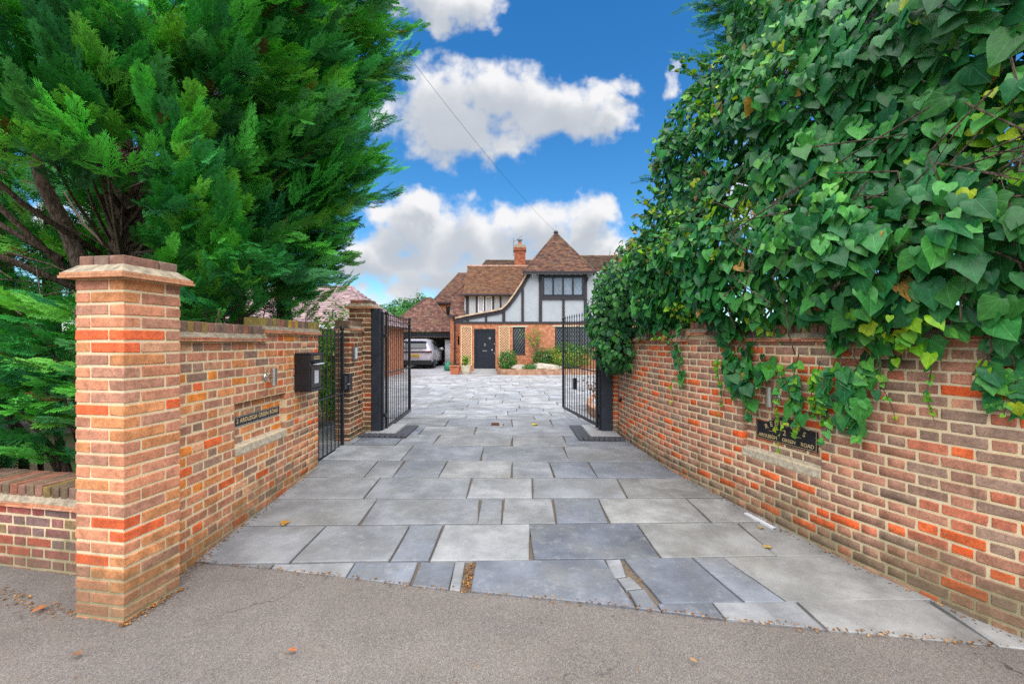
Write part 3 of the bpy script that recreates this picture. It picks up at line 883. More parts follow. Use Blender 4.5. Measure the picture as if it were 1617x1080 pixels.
MB().prism([(XL - .06, 3.865, .630), (XL + .006, 3.865, .630), (XL + .006, 3.865, .690), (XL - .06, 3.865, .714)], (0, .87, 0)).build('stone_sill', M_STONE, wallL)

# low wall under the conifer hedge
lowW = thing('low_garden_wall', 'low dark red brick wall with bricks on edge along the top beneath the clipped conifer', 'brick wall')
pLow = Path([(-2.62, 3.12), (-3.4, 3.27), (-4.4, 3.46), (-6.5, 3.85)])
ents = []
for (s, z, l) in flemish(3.2, -0.18, 8):
    x, y = pLow.at(s); a = pLow.tan(s)
    nx, ny = -math.sin(a), math.cos(a)
    ents.append(((x - nx * .05, y - ny * .05, z), a, l, .0595))
place_bricks(ents, lowW, PAL_D, 300)
core(pLow, 0, pLow.L, -.3, .42, .004, .33, 1).build('mortar_core', M_MORTAR, lowW)
coping(pLow, 0, 2.6, .42, .33, 1, lowW, PAL_C)

# pier beyond the side gate, and the taller pillar behind it
wallP = thing('garden_wall', 'short brick pier between the side gate and the steel gate post', 'brick wall')
XP = -2.40
pP = Path([(XP, 6.72), (XP, 7.0), (XP, 7.30)])
ents = []
for (s, z, l) in flemish(pP.L, -0.13, 26, (), lambda s: 1.77):
    ents.append(((XP - .05, 6.72 + s, z), R(90), l, .0595))
for k in range(26):
    z = -0.13 + .075 * (k + .5)
    if z < 1.77: ents.append(((XP - .108 - (0.0 if k % 2 else .06), 6.72 + .045, z), 0, .2 if k % 2 else .1025, .0595))
place_bricks(ents, wallP, PAL_G, 300)
MB().box(XP - .215, XP - .004, 6.726, 7.3, -.2, 1.77).build('mortar_core', M_MORTAR, wallP)
coping(pP, -.02, pP.L, 1.772, .215, -1, wallP, PAL_C)
pillar(-2.27, 7.31, 0.0, 0.345, 0.345, -0.12, 30, 'taller brick gate pillar with flat cap behind the dark steel post', PAL_G)

# ------------------------------------------------------------------ right wall, curving in to the gate
wallR = thing('garden_wall', 'long curving brown and red brick wall half hidden by ivy', 'brick wall')
pR = Path([(4.3, 0.9), (3.75, 1.4), (3.28, 1.95), (2.87, 2.54), (2.68, 2.95), (2.47, 3.55), (2.26, 4.35), (2.03, 5.15), (1.91, 5.75), (1.84, 6.4), (1.79, 7.0), (1.77, 7.6)])
def rw(s, off=0.0):
    x, y = pR.at(s); a = pR.tan(s)
    return x - math.sin(a) * off, y + math.cos(a) * off, a
sA, sB = pR.from_px(1297), pR.from_px(1172)      # the recess of the house sign
RZ = (0.585, 1.035)
sTop = pR.from_px(1118)
ents = []
for (s, z, l) in flemish(pR.L, -0.24, 26, [(sA, sB, .51, RZ[1])], lambda s: 1.60 if s < sTop or s > sTop + .32 else 1.67, s_start=0.6):
    x, y, a = rw(s, -.05 + random.uniform(-.002, .002))
    ents.append(((x, y, z), a, l, .0595))
for (s, z, l) in flemish(sB - sA, RZ[0], 6):
    if z < RZ[1]:
        x, y, a = rw(sA + s, -.108); ents.append(((x, y, z), a, l, .0595))
for k in range(26):
    z = -0.24 + .075 * (k + .5)
    x, y, a = rw(pR.L - .02, 0)
    if z < 1.6:
        for (xa, xb) in (((1.695, 1.80), (1.815, 1.92)) if k % 2 else ((1.695, 1.92),)): ents.append((((xa + xb) / 2, 7.73, z), 0, xb - xa, .0595))
place_bricks(ents, wallR, PAL_R, 300)
for (a, b, c, d, f) in ((0.5, sA - .006, -.35, 1.6, .004), (sB + .006, pR.L, -.35, 1.6, .004), (sA, sB, -.35, RZ[0], .004), (sA, sB, RZ[1], 1.6, .004), (sA, sB, RZ[0], RZ[1], .0595), (sTop, sTop + .33, 1.6, 1.67, .004)):
    core(pR, a, b, c, d, f, .215, 1).build('mortar_core', M_MORTAR, wallR)
MB().box(1.70, 2.0, 7.684, 7.95, -.3, 1.6).build('mortar_core', M_MORTAR, wallR)
coping(pR, 0.6, sTop, 1.605, .215, 1, wallR, PAL_C)
coping(pR, sTop, sTop + .33, 1.675, .215, 1, wallR, PAL_C)
coping(pR, sTop + .33, pR.L, 1.605, .215, 1, wallR, PAL_C)
q = MB(); n = 6
for i in range(n + 1):
    s = sA + (sB - sA) * i / n
    for (o_, z) in ((-.06, RZ[0] + .018), (.006, RZ[0] - .008), (.006, RZ[0] - .068), (-.06, RZ[0] - .068)):
        x, y, a = rw(s, o_); q.v.append((x, y, z))
for i in range(n):
    for k in range(4): q.f.append((i * 4 + k, i * 4 + (k + 1) % 4, i * 4 + 4 + (k + 1) % 4, i * 4 + 4 + k)); q.c.append(None)
q.f += [(3, 2, 1, 0), (n * 4, n * 4 + 1, n * 4 + 2, n * 4 + 3)]; q.c += [None, None]
q.build('stone_sill', M_STONE, wallR)


# ------------------------------------------------------------------ lettering
_txt = []
def text_mesh(body, size, ext=0.0015, bold=0.0, spacing=1.0):
    cu = bpy.data.curves.new('lettering', 'FONT')
    cu.body = body; cu.size = size; cu.extrude = ext; cu.offset = bold; cu.space_character = spacing
    cu.align_x = 'CENTER'; cu.align_y = 'CENTER'
    ob = bpy.data.objects.new('lettering', cu); COL.objects.link(ob)
    bpy.context.view_layer.update()
    me = bpy.data.meshes.new_from_object(ob.evaluated_get(bpy.context.evaluated_depsgraph_get()))
    bpy.data.objects.remove(ob)
    me.materials.clear(); me.materials.append(M_GOLD)
    return me

def join_texts(items, name, parent, mat):
    """items: (mesh, x, y, rot) in the plane of the parent"""
    V, F = [], []
    for me, x, y, r in items:
        b = len(V)
        for v in me.vertices:
            c, s = math.cos(r), math.sin(r)
            V.append((x + v.co.x * c - v.co.y * s, y + v.co.x * s + v.co.y * c, v.co.z))
        F += [tuple(i + b for i in p.vertices) for p in me.polygons]
    mb = MB(); mb.add(V, F)
    return mb.build(name, mat, parent)

def frame_on(o, xdir, normal):
    """local x along xdir, local y up, local z along normal"""
    x = Vector((xdir[0], xdir[1], 0)).normalized(); z = Vector((normal[0], normal[1], 0)).normalized(); y = Vector((0, 0, 1))
    o.rotation_euler = Matrix((x, y, z)).transposed().to_euler()

# narrow road sign in the recess
sg = thing('road_sign', 'narrow black sign with gold lettering in the recess under the steel light', 'sign', (XL - .050, 4.315, .902))
frame_on(sg, (0, 1), (1, 0))
MB().box(-.385, .385, -.044, .044, -.008, 0).build('board', M_BLACK, sg, bevel=.002)
for (a, b, c, d) in ((-.380, .380, .0385, .0405), (-.380, .380, -.0405, -.0385), (-.380, -.378, -.0385, .0385), (.378, .380, -.0385, .0385)):
    MB().box(a, b, c, d, 0, .001).build('border_line', M_WHITE, sg)
def words_line(words, size, width, y, par):
    ms = [text_mesh(w, size, .0012, .0005, 1.04) for w in words]
    ws_ = [max(v.co.x for v in m_.vertices) - min(v.co.x for v in m_.vertices) for m_ in ms]
    gap_ = (width - sum(ws_)) / max(1, len(words) - 1); x_ = -width / 2
    for m_, w_ in zip(ms, ws_):
        join_texts([(m_, x_ + w_ / 2, y, 0)], 'lettering', par, M_GOLD); x_ += w_ + gap_
words_line(('2', 'ARDLEIGH', 'GREEN', 'ROAD'), .056, .70, .002, sg)

# arched house sign in the recess of the right wall
sS = 0.5 * (pR.from_px(1280) + pR.from_px(1190))
x, y, a = rw(sS, -.048)
hs = thing('house_sign', 'black arched house sign with gold letters partly covered by ivy leaves', 'sign', (x, y, .70))
frame_on(hs, (-math.cos(a), -math.sin(a)), (-math.sin(a), math.cos(a)))
hw = .325
def archy(x, top=0.0):
    t = abs(x) / hw
    return .165 + .08 * (0.5 + 0.5 * math.cos(min(1, t / .72) * math.pi)) + top
outl = [(-hw, 0), (hw, 0)] + [(hw * (1 - i / 20), archy(hw * (1 - i / 20))) for i in range(41)]
MB().prism([(p[0], p[1], -.010) for p in outl], (0, 0, .010)).build('board', M_BLACK, hs)
bl = MB()
n = len(outl)
inn = [(p[0] * .975, .006 + p[1] * .95) for p in outl]; inn2 = [(p[0] * .963, .009 + p[1] * .93) for p in outl]
for i in range(n):
    j = (i + 1) % n
    bl.add([(*inn[i], .0012), (*inn[j], .0012), (*inn2[j], .0012), (*inn2[i], .0012)], [(0, 1, 2, 3)])
bl.build('border_line', M_GOLD, hs)
its = []
for i, ch in enumerate('REDROOFS'):
    t = (i - 3.5) / 3.5
    xx = t * .20
    its.append((text_mesh(ch, .060, .0012, .0006), xx, .170 - .055 * t * t + .008, -t * .42))
for it in its: join_texts([it], 'letter', hs, M_GOLD)
join_texts([(text_mesh('2', .066, .0012, .001), 0, .098, 0)], 'house_number', hs, M_GOLD)
words_line(('ARDLEIGH', 'GREEN', 'ROAD'), .044, .585, .036, hs)
sw = MB().tube([(-.17, .088, .001), (-.12, .092, .001), (-.06, .118, .001)], .002, 5); sw.build('scroll_line', M_GOLD, hs)
sw = MB().tube([(.17, .088, .001), (.12, .092, .001), (.06, .118, .001)], .002, 5); sw.build('scroll_line', M_GOLD, hs)

# ------------------------------------------------------------------ steel up-and-down lights
def wall_light(loc, nrm, label):
    t = thing('wall_light', label, 'lamp', loc, 0, 'steel wall lights beside the house signs')
    n = Vector((*nrm, 0)).normalized()
    Mx = n.to_track_quat('Z', 'Y').to_matrix()
    MB().lathe([(.036, 0), (.036, .008), (.030, .016), (.012, .018), (.012, .075)], n=18, M=Mx).build('wall_plate', M_STEEL, t, smooth=False)
    c = n * .085
    MB().lathe([(.026, -.083), (.031, -.083), (.031, .083), (.026, .083), (.026, .076)], c=c, n=24).build('cylinder_shade', M_STEEL, t)
    MB().lathe([(.024, -.0835), (.024, -.080)], c=c, n=16).build('lamp_glass', M_WHITE, t)
wall_light((XL, 4.33, 1.268), (1, 0), 'brushed steel cylinder light on the wall left of the letterbox')
s_ = pR.from_px(1228)
x, y, a = rw(s_, 0)
wall_light((x, y, 1.115), (-math.sin(a), math.cos(a)), 'brushed steel cylinder light under the ivy above the arched sign')

# ------------------------------------------------------------------ letterbox
pb = thing('letterbox', 'black wall-mounted letterbox with post sticking out of its slot', 'letterbox', (XL + .004, 5.055, 1.06))
frame_on(pb, (0, 1), (1, 0))
MB().box(-.15, .15, 0, .40, 0, .165).build('body', M_BLACK, pb, bevel=.008)
MB().box(-.155, .155, .398, .42, 0, .185).build('hood', M_BLACK, pb, bevel=.008)
MB().box(-.15, .15, .335, .399, .160, .180).build('name_band', M_BLACK, pb, bevel=.004)
tp = MB().box(-.075, .075, .350, .383, .180, .182).build('name_plate', M_GOLD, pb)
join_texts([(text_mesh('POST BOX', .030, .0008, .0004), 0, .3665, 0)], 'lettering', tp, M_BLACK).location.z = .1832
MB().box(-.11, .11, .29, .318, .158, .1665).build('slot', M_DARK, pb)
MB().box(-.12, .12, .318, .328, .16, .196).build('slot_flap', M_BLACK, pb, bevel=.003)
dr = MB().box(-.125, .125, .035, .275, .162, .172).build('door', M_BLACK, pb, bevel=.003)
MB().box(-.062, .062, .075, .235, .170, .176).build('notice_frame', M_DSTEEL, dr, bevel=.002)
MB().box(-.045, .045, .088, .222, .174, .1775).build('notice', M_PAPER, dr)
for i in range(7): MB().box(-.036, .03 - .008 * (i % 3), .205 - i * .016, .209 - i * .016, .1776, .178).build('notice_line', M_DSTEEL, dr)
MB().box(-.15, .15, 0, .03, .160, .182).build('lower_lip', M_BLACK, pb, bevel=.006)
lt = MB().prism([(-.07, .292, .150), (.095, .296, .150), (.10, .305, .150), (-.07, .300, .150)], (0, .0, .075)).build('folded_post', M_PAPER, None)
tag(lt, 'folded white paper sticking out of the letterbox slot', 'paper')
lt.matrix_world = Matrix.Translation(pb.location) @ pb.rotation_euler.to_matrix().to_4x4() @ Matrix.Rotation(.0, 4, 'X')

# ------------------------------------------------------------------ intercom and photocells
def device(name, label, cat, loc, nrm, w, h, d, faces, group=None):
    t = thing(name, label, cat, loc, 0, group)
    frame_on(t, (-nrm[1], nrm[0]), nrm)
    MB().box(-w / 2, w / 2, -h / 2, h / 2, 0, d).build('housing', faces[0], t, bevel=min(.008, d / 3))
    MB().box(-w * .36, w * .36, -h * .38, h * .42, d - .004, d + .006).build('face_plate', faces[1], t, bevel=.002)
    return t
device('intercom', 'grey and white intercom panel on the pier beside the side gate', 'intercom', (XP, 6.88, 1.425), (1, 0), .11, .21, .045, (M_DSTEEL, M_WHITE))
for px_, lab in ((985, 'white keypad box nearest the gate on the ivy wall'), (996, 'white keypad box farther from the gate on the ivy wall')):
    x, y, a = rw(pR.from_px(px_), 0)
    device('keypad', lab, 'keypad', (x, y, 1.31), (-math.sin(a), math.cos(a)), .085, .15, .045, (M_DSTEEL, M_WHITE), 'keypad boxes by the gate')
def photocell(loc, nrm, label):
    t = thing('photocell', label, 'sensor', loc, 0, 'gate photocells')
    Mx = Vector((*nrm, 0)).to_track_quat('Z', 'Y').to_matrix()
    MB().lathe([(.030, 0), (.030, .03), (.024, .042), (.010, .046)], n=16, M=Mx).build('casing', M_BLACK, t, smooth=False)
    MB().lathe([(.014, .0455), (.014, .049), (.004, .052)], n=12, M=Mx).build('lens', M_GLASS, t)
photocell((XP, 7.12, .665), (1, 0), 'small round black gate sensor on the pier beside the steel post')
x, y, a = rw(pR.from_px(981), 0)
photocell((x, y, .66), (-math.sin(a), math.cos(a)), 'small round black gate sensor low on the ivy wall')

# ------------------------------------------------------------------ gate posts and gates
def gate_post(x0, x1, y0, y1, zt, label, flange=0):
    t = thing('gate_post', label, 'gate post', ((x0 + x1) / 2, (y0 + y1) / 2, gz(x0, y0)), 0, 'steel gate posts')
    w, d, h = (x1 - x0) / 2, (y1 - y0) / 2, zt - gz(x0, y0)
    MB().box(-w, w, -d, d, -.05, h).build('box_section', M_POST, t, bevel=.006)
    MB().box(-w - .003, w + .003, -d - .003, d + .003, h, h + .008).build('cap_plate', M_POST, t, bevel=.002)
    if flange: MB().box(flange * w, flange * (w + .028), -.02, d, .02, h - .04) .build('hinge_strip', M_BLACK, t)
    for zz in (.25, 1.55): MB().box(min(flange * w, flange * (w + .06)), max(flange * w, flange * (w + .06)), d - .03, d + .02, zz, zz + .05).build('hinge', M_BLACK, t)
    return t
gate_post(-2.262, -2.125, 7.33, 7.49, 2.13, 'dark steel gate post beside the brick pier', 1)
gate_post(1.50, 1.685, 7.62, 7.78, 2.13, 'dark steel gate post against the ivy wall', -1)

def gate(name, label, hx, hy, fx, fy, zb, zt, zm, nb, spike, lock, cat='gate', stile=.05, toprail=True):
    L = math.hypot(fx - hx, fy - hy); ang = math.atan2(fy - hy, fx - hx)
    t = thing(name, label, cat, (hx, hy, 0), ang)
    for i, xx in enumerate((0, L)):
        st = MB().box(xx - stile / 2, xx + stile / 2, -.02, .02, zb - (.0 if i else .05), zt + .06)
        st.build('stile', M_BLACK, t, bevel=.003)
        MB().lathe([(.012, zt + .058), (.026, zt + .066), (.012, zt + .074), (.020, zt + .082), (.033, zt + .105), (.030, zt + .13), (.016, zt + .146), (.004, zt + .15)], c=(xx, 0, 0), n=12).build('ball_finial', M_BLACK, t, smooth=True)
    for zz, h in ((zb, .05), (zm, .018), (zt, .018)):
        MB().box(stile / 2, L - stile / 2, -.016, .016, zz - h / 2, zz + h / 2).build('rail', M_BLACK, t, bevel=.002)
    bm_ = MB()
    r = .0075
    zs = [zb + .02] + [zb + .02 + (zt + spike * .45 - zb) * k / 8 for k in range(1, 9)]
    rs = [r] * 9
    b = MB().tube([(0, 0, z) for z in zs] + [(0, 0, zt + spike * .55), (0, 0, zt + spike * .68), (0, 0, zt + spike)], rs + [r * .9, r * 2.0, .0012], 6)
    bme = b.mesh('bar', M_BLACK)
    for i in range(nb):
        link('bar', bme, t, (L * (i + 1) / (nb + 1), 0, 0))
    if lock:
        xx = L * lock[0]
        MB().box(xx - .035, xx + .035, -.035, .035, lock[1] - .11, lock[1] + .11).build('lock_case', M_BLACK, t, bevel=.005)
        MB().bar((xx, -.05, lock[1] + .05), (xx - .10, -.05, lock[1] + .05), .014).build('handle', M_DSTEEL, t)
    return t
g1 = gate('driveway_gate', 'open black railing gate leaf by the brick pier, hiding part of the car', -2.09, 7.58, -2.155, 9.58, .175, 1.965, 1.075, 12, .13, None)
g2 = gate('driveway_gate', 'open black railing gate leaf overhung by ivy in front of the planting bed', 1.44, 7.72, 1.10, 9.78, .20, 1.985, 1.097, 12, .17, (.60, .78))
for g_, L_ in ((g1, 2.0), (g2, 2.09)): MB().tube([(L_ - .03, -.03, .05), (L_ - .03, -.03, .9)], .007, 6).build('drop_bolt', M_DSTEEL, g_)
g3 = gate('side_gate', 'black railing side gate with lock box between the letterbox wall and the pier', -2.425, 5.575, -2.425, 6.50, .10, 1.68, .87, 6, .10, None, stile=.045)
MB().box(.86, 1.02, -.06, -.02, .92, 1.12).build('lock_case', M_BLACK, g3, bevel=.006)
MB().box(.99, 1.13, -.075, -.0, .90, 1.14).build('strike_box', M_BLACK, g3, bevel=.008)
MB().bar((.88, -.085, 1.0), (.98, -.085, 1.0), .016).build('handle', M_STEEL, g3)
gm = thing('gate_catch', 'rusty square drop bolt socket set in the middle of the driveway', 'gate catch', (-.30, 8.18, gz(0, 8.2) + .02))
fr = MB(); [fr.box(a, b, c, d, 0, .035) for (a, b, c, d) in ((-.07, .07, -.05, -.035), (-.07, .07, .035, .05), (-.07, -.055, -.035, .035), (.055, .07, -.035, .035))]
fr.build('frame', M_RUST, gm)
MB().box(-.055, .055, -.035, .035, -.02, .004).build('pit', M_DARK, gm)
MB().box(.14, .155, -.045, -.01, 0, .03).build('stop_pin', M_RUST, gm)
# thin white strip beside the ivy wall
x0, y0 = 2.02, 3.62
st = MB()
sa, sb = pR.from_px(1237), pR.from_px(1190)
for i in range(6):
    s = sa + (sb - sa) * i / 5; x, y, a = rw(s, .07)
    st.v += [(x, y, gz(x, y) + .016), (x, y, gz(x, y) + .03)]
    x, y, a = rw(s, .105); st.v += [(x, y, gz(x, y) + .03), (x, y, gz(x, y) + .016)]
for i in range(5):
    for k in range(4): st.f.append((i * 4 + k, i * 4 + (k + 1) % 4, i * 4 + 4 + (k + 1) % 4, i * 4 + 4 + k)); st.c.append(None)
tag(st.build('cable_cover', M_WHITE), 'thin white plastic strip lying along the foot of the ivy wall', 'plastic strip')


# ------------------------------------------------------------------ the house
def hx(px, Y): return (px - 808.5) * Y / 719
def hz(py, Y): return 1.6 + (540 - py) * Y / 719
TK = 0.60
TPAL = [s2l(128, 92, 76), s2l(116, 84, 74), s2l(138, 98, 78), s2l(104, 78, 70), s2l(126, 98, 84), s2l(146, 104, 78)]
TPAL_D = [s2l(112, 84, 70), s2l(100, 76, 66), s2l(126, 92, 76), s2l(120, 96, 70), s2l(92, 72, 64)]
TPAL_G = [s2l(168, 142, 140), s2l(156, 132, 132), s2l(150, 124, 124), s2l(178, 150, 146)]
TPAL_R = [s2l(138, 98, 84), s2l(126, 90, 80), s2l(148, 106, 90), s2l(114, 84, 78), s2l(154, 118, 102)]

def roof(parent, pts, pal, gauge=0.115, tw=0.172, name='roof_slope', deck=0.06):
    """pts: polygon, the first edge is the eaves (left to right seen from outside)"""
    P = [Vector(p) for p in pts]
    u = (P[1] - P[0]).normalized()
    nrm = u.cross(P[-1] - P[0]).normalized()
    if nrm.z < 0: nrm = -nrm
    v = nrm.cross(u)
    if v.z < 0: v = -v
    Q = [((p - P[0]).dot(u), (p - P[0]).dot(v)) for p in P]
    vmax = max(q[1] for q in Q)
    d = MB().prism(P, -nrm * deck, tuple(q * .6 for q in pal[0]))
    o = d.build(name, M_TILE, parent)
    VV, FF, CC = [], [], []
    k = 0; vv = 0.0
    while vv < vmax:
        def span(w):
            xs = []
            for i in range(len(Q)):
                a, b = Q[i], Q[(i + 1) % len(Q)]
                if (a[1] - w) * (b[1] - w) <= 0 and abs(a[1] - b[1]) > 1e-6:
                    xs.append(a[0] + (b[0] - a[0]) * (w - a[1]) / (b[1] - a[1]))
            return (min(xs), max(xs)) if len(xs) >= 2 else None
        sp = span(min(vv + gauge * .5, vmax - 1e-3))
        if sp:
            x = sp[0] - (tw / 2 if k % 2 else 0)
            while x < sp[1]:
                a, b = max(x + .003, sp[0]), min(x + tw - .003, sp[1])
                if b - a > .02:
                    l0 = .026 + random.uniform(-.004, .006); l1 = .008
                    v0 = vv - random.uniform(0, .008); v1 = min(vv + gauge * 1.12, vmax)
                    base = len(VV)
                    for (uu, ww, ll) in ((a, v0, l0 - .016), (b, v0, l0 - .016), (b, v0, l0 + random.uniform(-.003, .003)), (a, v0, l0), (b, v1, l1), (a, v1, l1)):
                        VV.append(P[0] + u * uu + v * ww + nrm * ll)
                    FF += [(base, base + 1, base + 2, base + 3), (base + 3, base + 2, base + 4, base + 5)]
                    c = random.choice(pal); kk = random.uniform(.84, 1.16) * (TK if pal is not TPAL_G else .8)
                    CC += [tuple(q * kk for q in c)] * 2
                x += tw
        vv += gauge; k += 1
    mb = MB(); mb.add(VV, FF); mb.c = CC
    tl = mb.build('tiling', M_TILE, o); tl['kind'] = 'stuff'
    return o

def ridge(parent, p, q, pal, r=.07, name='ridge_tiles'):
    p, q = Vector(p), Vector(q); n = max(1, int((q - p).length / .3))
    mb = MB()
    for i in range(n):
        a = p + (q - p) * (i / n); b = p + (q - p) * ((i + .97) / n)
        c = random.choice(pal)
        mb.tube([a, b], [r, r * 1.08], 8, col=tuple(x * .8 * random.uniform(.9, 1.1) for x in c))
    o = mb.build(name, M_TILE, parent); o['kind'] = 'stuff'
    return o

def wall_open(x0, x1, z0, z1, y, th, ops):
    xs = sorted({x0, x1} | {v for o in ops for v in (o[0], o[1]) if x0 < v < x1}); zs = sorted({z0, z1} | {v for o in ops for v in (o[2], o[3]) if z0 < v < z1})
    mb = MB()
    for i in range(len(xs) - 1):
        j = 0
        for j in range(len(zs) - 1):
            cx, cz = (xs[i] + xs[i + 1]) / 2, (zs[j] + zs[j + 1]) / 2
            if any(o[0] < cx < o[1] and o[2] < cz < o[3] for o in ops): continue
            mb.box(xs[i], xs[i + 1], y, y + th, zs[j], zs[j + 1])
    return mb

def window(parent, x0, x1, z0, z1, y, lights, fmat, gmat, lattice=.16, fw=.055, sill=None, both=True, name='window'):
    w = link(name, None, parent, ((x0 + x1) / 2, y, z0))
    W_, H_ = x1 - x0, z1 - z0
    fr = MB()
    fr.box(-W_ / 2, W_ / 2, 0, .06, 0, fw); fr.box(-W_ / 2, W_ / 2, 0, .06, H_ - fw, H_)
    for i in range(lights + 1):
        xc = -W_ / 2 + fw / 2 + (W_ - fw) * i / lights
        fr.box(xc - fw / 2, xc + fw / 2, -.004, .06, fw, H_ - fw)
    fr.build('frame', fmat, w)
    for i in range(lights):
        a = -W_ / 2 + fw / 2 + (W_ - fw) * i / lights + fw / 2; b = -W_ / 2 + fw / 2 + (W_ - fw) * (i + 1) / lights - fw / 2
        pane = MB().box(a, b, .03, .036, fw, H_ - fw).build('pane', gmat, w)
        if lattice:
            la = MB(); z0_, z1_ = fw, H_ - fw
            for sgn in ((1, -1) if both else (1,)):
                k = -20
                while k < 40:
                    # line x - a = (z - z0)*sgn*0.62 + k*lattice
                    pts = []
                    c = a + k * lattice
                    for t in range(2):
                        pass
                    zA, zB = z0_, z1_
                    m = .62 * sgn
                    xa = c; xb = c + m * (zB - zA)
                    # clip to [a,b]
                    t0, t1 = 0.0, 1.0
                    dx = xb - xa
                    lo, hi = (a - xa) / dx, (b - xa) / dx
                    if lo > hi: lo, hi = hi, lo
                    t0, t1 = max(t0, lo), min(t1, hi)
                    if t1 > t0 + .02:
                        la.bar((xa + dx * t0, .027, zA + (zB - zA) * t0), (xa + dx * t1, .027, zA + (zB - zA) * t1), .016, .006, up=(0, 1, 0))
                    k += 1
            if la.v: la.build('lattice', M_LEAD, pane)
    if sill: MB().box(-W_ / 2 - .05, W_ / 2 + .05, -.07, .06, -.06, -.001).build('sill', sill, w)
    return w

YF = 22.5
H = thing('house', 'timbered brick house with white panels and tiled roofs facing the drive', 'house', (0, 0, 0))
# front brick wall with openings
door_o = (hx(748.5, YF), hx(782.4, YF), 0.0, hz(519.3, YF))
w1 = (hx(809.7, YF), hx(829, YF), hz(559, YF), hz(516.5, YF)); w2 = (hx(876.6, YF), hx(936, YF), hz(556, YF), hz(516, YF))
wall_open(hx(726, YF), 6.2, -.1, 2.5, YF, .3, [door_o, w1, w2]).build('brick_wall', M_HBRICK, H)
window(H, *w1, YF + .06, 1, M_TIMBER, M_GLASS, .13, .05, M_TIMBER, both=False)
window(H, *w2, YF + .06, 3, M_NAVY, M_GLASS, .13, .05, M_NAVY)
for w_ in (w1, w2): MB().box(w_[0] - .12, w_[1] + .12, YF - .012, YF + .1, w_[3] + .002, w_[3] + .07).build('lintel', M_CREAM, H)
# front door
dx0, dx1, _, dz1 = door_o
D = link('front_door', None, H, ((dx0 + dx1) / 2, YF + .05, .27))
hw_, hh_ = (dx1 - dx0) / 2, dz1 - .27
fr = MB(); fr.box(-hw_, -hw_ + .09, 0, .12, 0, hh_); fr.box(hw_ - .09, hw_, 0, .12, 0, hh_); fr.box(-hw_ + .09, hw_ - .09, 0, .12, hh_ - .1, hh_)
fr.build('frame', M_NAVY, D)
MB().box(-hw_ + .092, hw_ - .092, .05, .1, .02, hh_ - .102).build('leaf', M_NAVY, D, bevel=.004)
MB().box(-.035, .035, .03, .05, 1.12, 1.26).build('knocker', M_DSTEEL, D, bevel=.006)
MB().box(-.12, .12, .036, .05, .86, .91).build('letter_plate', M_DSTEEL, D, bevel=.004)
MB().lathe([(.06, 0), (.06, .012), (.03, .02)], c=(.24, .05, 1.5), n=16, M=Matrix.Rotation(R(90), 3, 'X')).build('spy_ring', M_DSTEEL, D)
MB().lathe([(.02, 0), (.035, .02), (.035, .05), (.01, .06)], c=(hw_ - .17, .05, .93), n=12, M=Matrix.Rotation(R(90), 3, 'X')).build('knob', M_STEEL, D)
for zz in (.75, 1.2): MB().box(hw_ - .08, hw_ - .03, -.015, 0, zz, zz + .06).build('lock_plate', M_STEEL, D)
MB().box(dx0 - .1, dx1 + .1, YF - .40, YF + .06, -.05, .16).build('door_step', M_CONC, H, bevel=.01)
MB().box(dx0 - .02, dx1 + .02, YF - .08, YF + .05, .161, .27).build('threshold', M_CONC, H, bevel=.006)
# set-back wall on the left with a slit window and rainwater pipe
yB = 24.5
sl = (hx(722.8, yB), hx(725.6, yB), hz(545, yB), hz(530.7, yB))
wall_open(hx(711, yB), hx(733, yB), -.1, 2.95, yB, .3, [sl]).build('brick_wall', M_HBRICK, H)
window(H, *sl, yB + .06, 1, M_TIMBER, M_GLASS, 0, .02)
MB().tube([(hx(718, yB - .1), yB - .1, .1), (hx(718, yB - .1), yB - .1, 2.75), (hx(718, yB - .1) - .05, yB - .25, 2.95)], .04, 8).build('rainwater_pipe', M_TIMBER, H)
MB().box(hx(711, yB) - .1, hx(722, yB), yB - .34, yB - .22, 2.93, 3.03).build('gutter', M_TIMBER, H)
MB().box(hx(726, YF), hx(726, YF) + .3, YF + .3, yB, -.1, 2.5).build('brick_wall', M_HBRICK, H)

# rendered gable with the swept catslide verge
vg = [(640, 505.5), (893 / 1.0, 0)]
verge_px = [(719, 503.5), (740, 499), (765, 494.5), (785, 491), (793, 488.5), (801.7, 480.5), (813, 465), (824.5, 447.5), (833.5, 431.5)]
verge = [(hx(a, YF), hz(b, YF)) for a, b in verge_px]
zb = hz(508, YF)
top = hz(429, YF)
gp = [(verge[0][0] + .12, zb)] + [(6.2, zb), (6.2, top)] + [(verge[-1][0], top)] + [(v[0] + .02, v[1] - .05) for v in verge[::-1]]
MB().prism([(a, YF + .02, b) for a, b in gp], (0, .25, 0)).build('render_panel', M_RENDER, H)
# band beam
MB().box(verge[0][0] + .02, 6.2, YF - .05, YF + .2, 2.5, zb + .0).build('timber', M_TIMBER, H)
# verge board and verge roof
def strip(off0, off1, y0, y1):
    mb = MB(); n = len(verge)
    def nr(i):
        a = verge[max(i - 1, 0)]; b = verge[min(i + 1, n - 1)]
        d = math.hypot(b[0] - a[0], b[1] - a[1]); return (-(b[1] - a[1]) / d, (b[0] - a[0]) / d)
    for i in range(n):
        nx, nz = nr(i)
        for (o_, y) in ((off0, y0), (off1, y0), (off1, y1), (off0, y1)):
            mb.v.append((verge[i][0] + nx * o_, y, verge[i][1] + nz * o_))
    for i in range(n - 1):
        for k in range(4): mb.f.append((i * 4 + k, i * 4 + (k + 1) % 4, i * 4 + 4 + (k + 1) % 4, i * 4 + 4 + k)); mb.c.append(None)
    mb.f += [(3, 2, 1, 0), (4 * n - 4, 4 * n - 3, 4 * n - 2, 4 * n - 1)]; mb.c += [None, None]
    return mb
strip(-.17, -.005, YF - .06, YF + .015).build('barge_board', M_TIMBER, H)
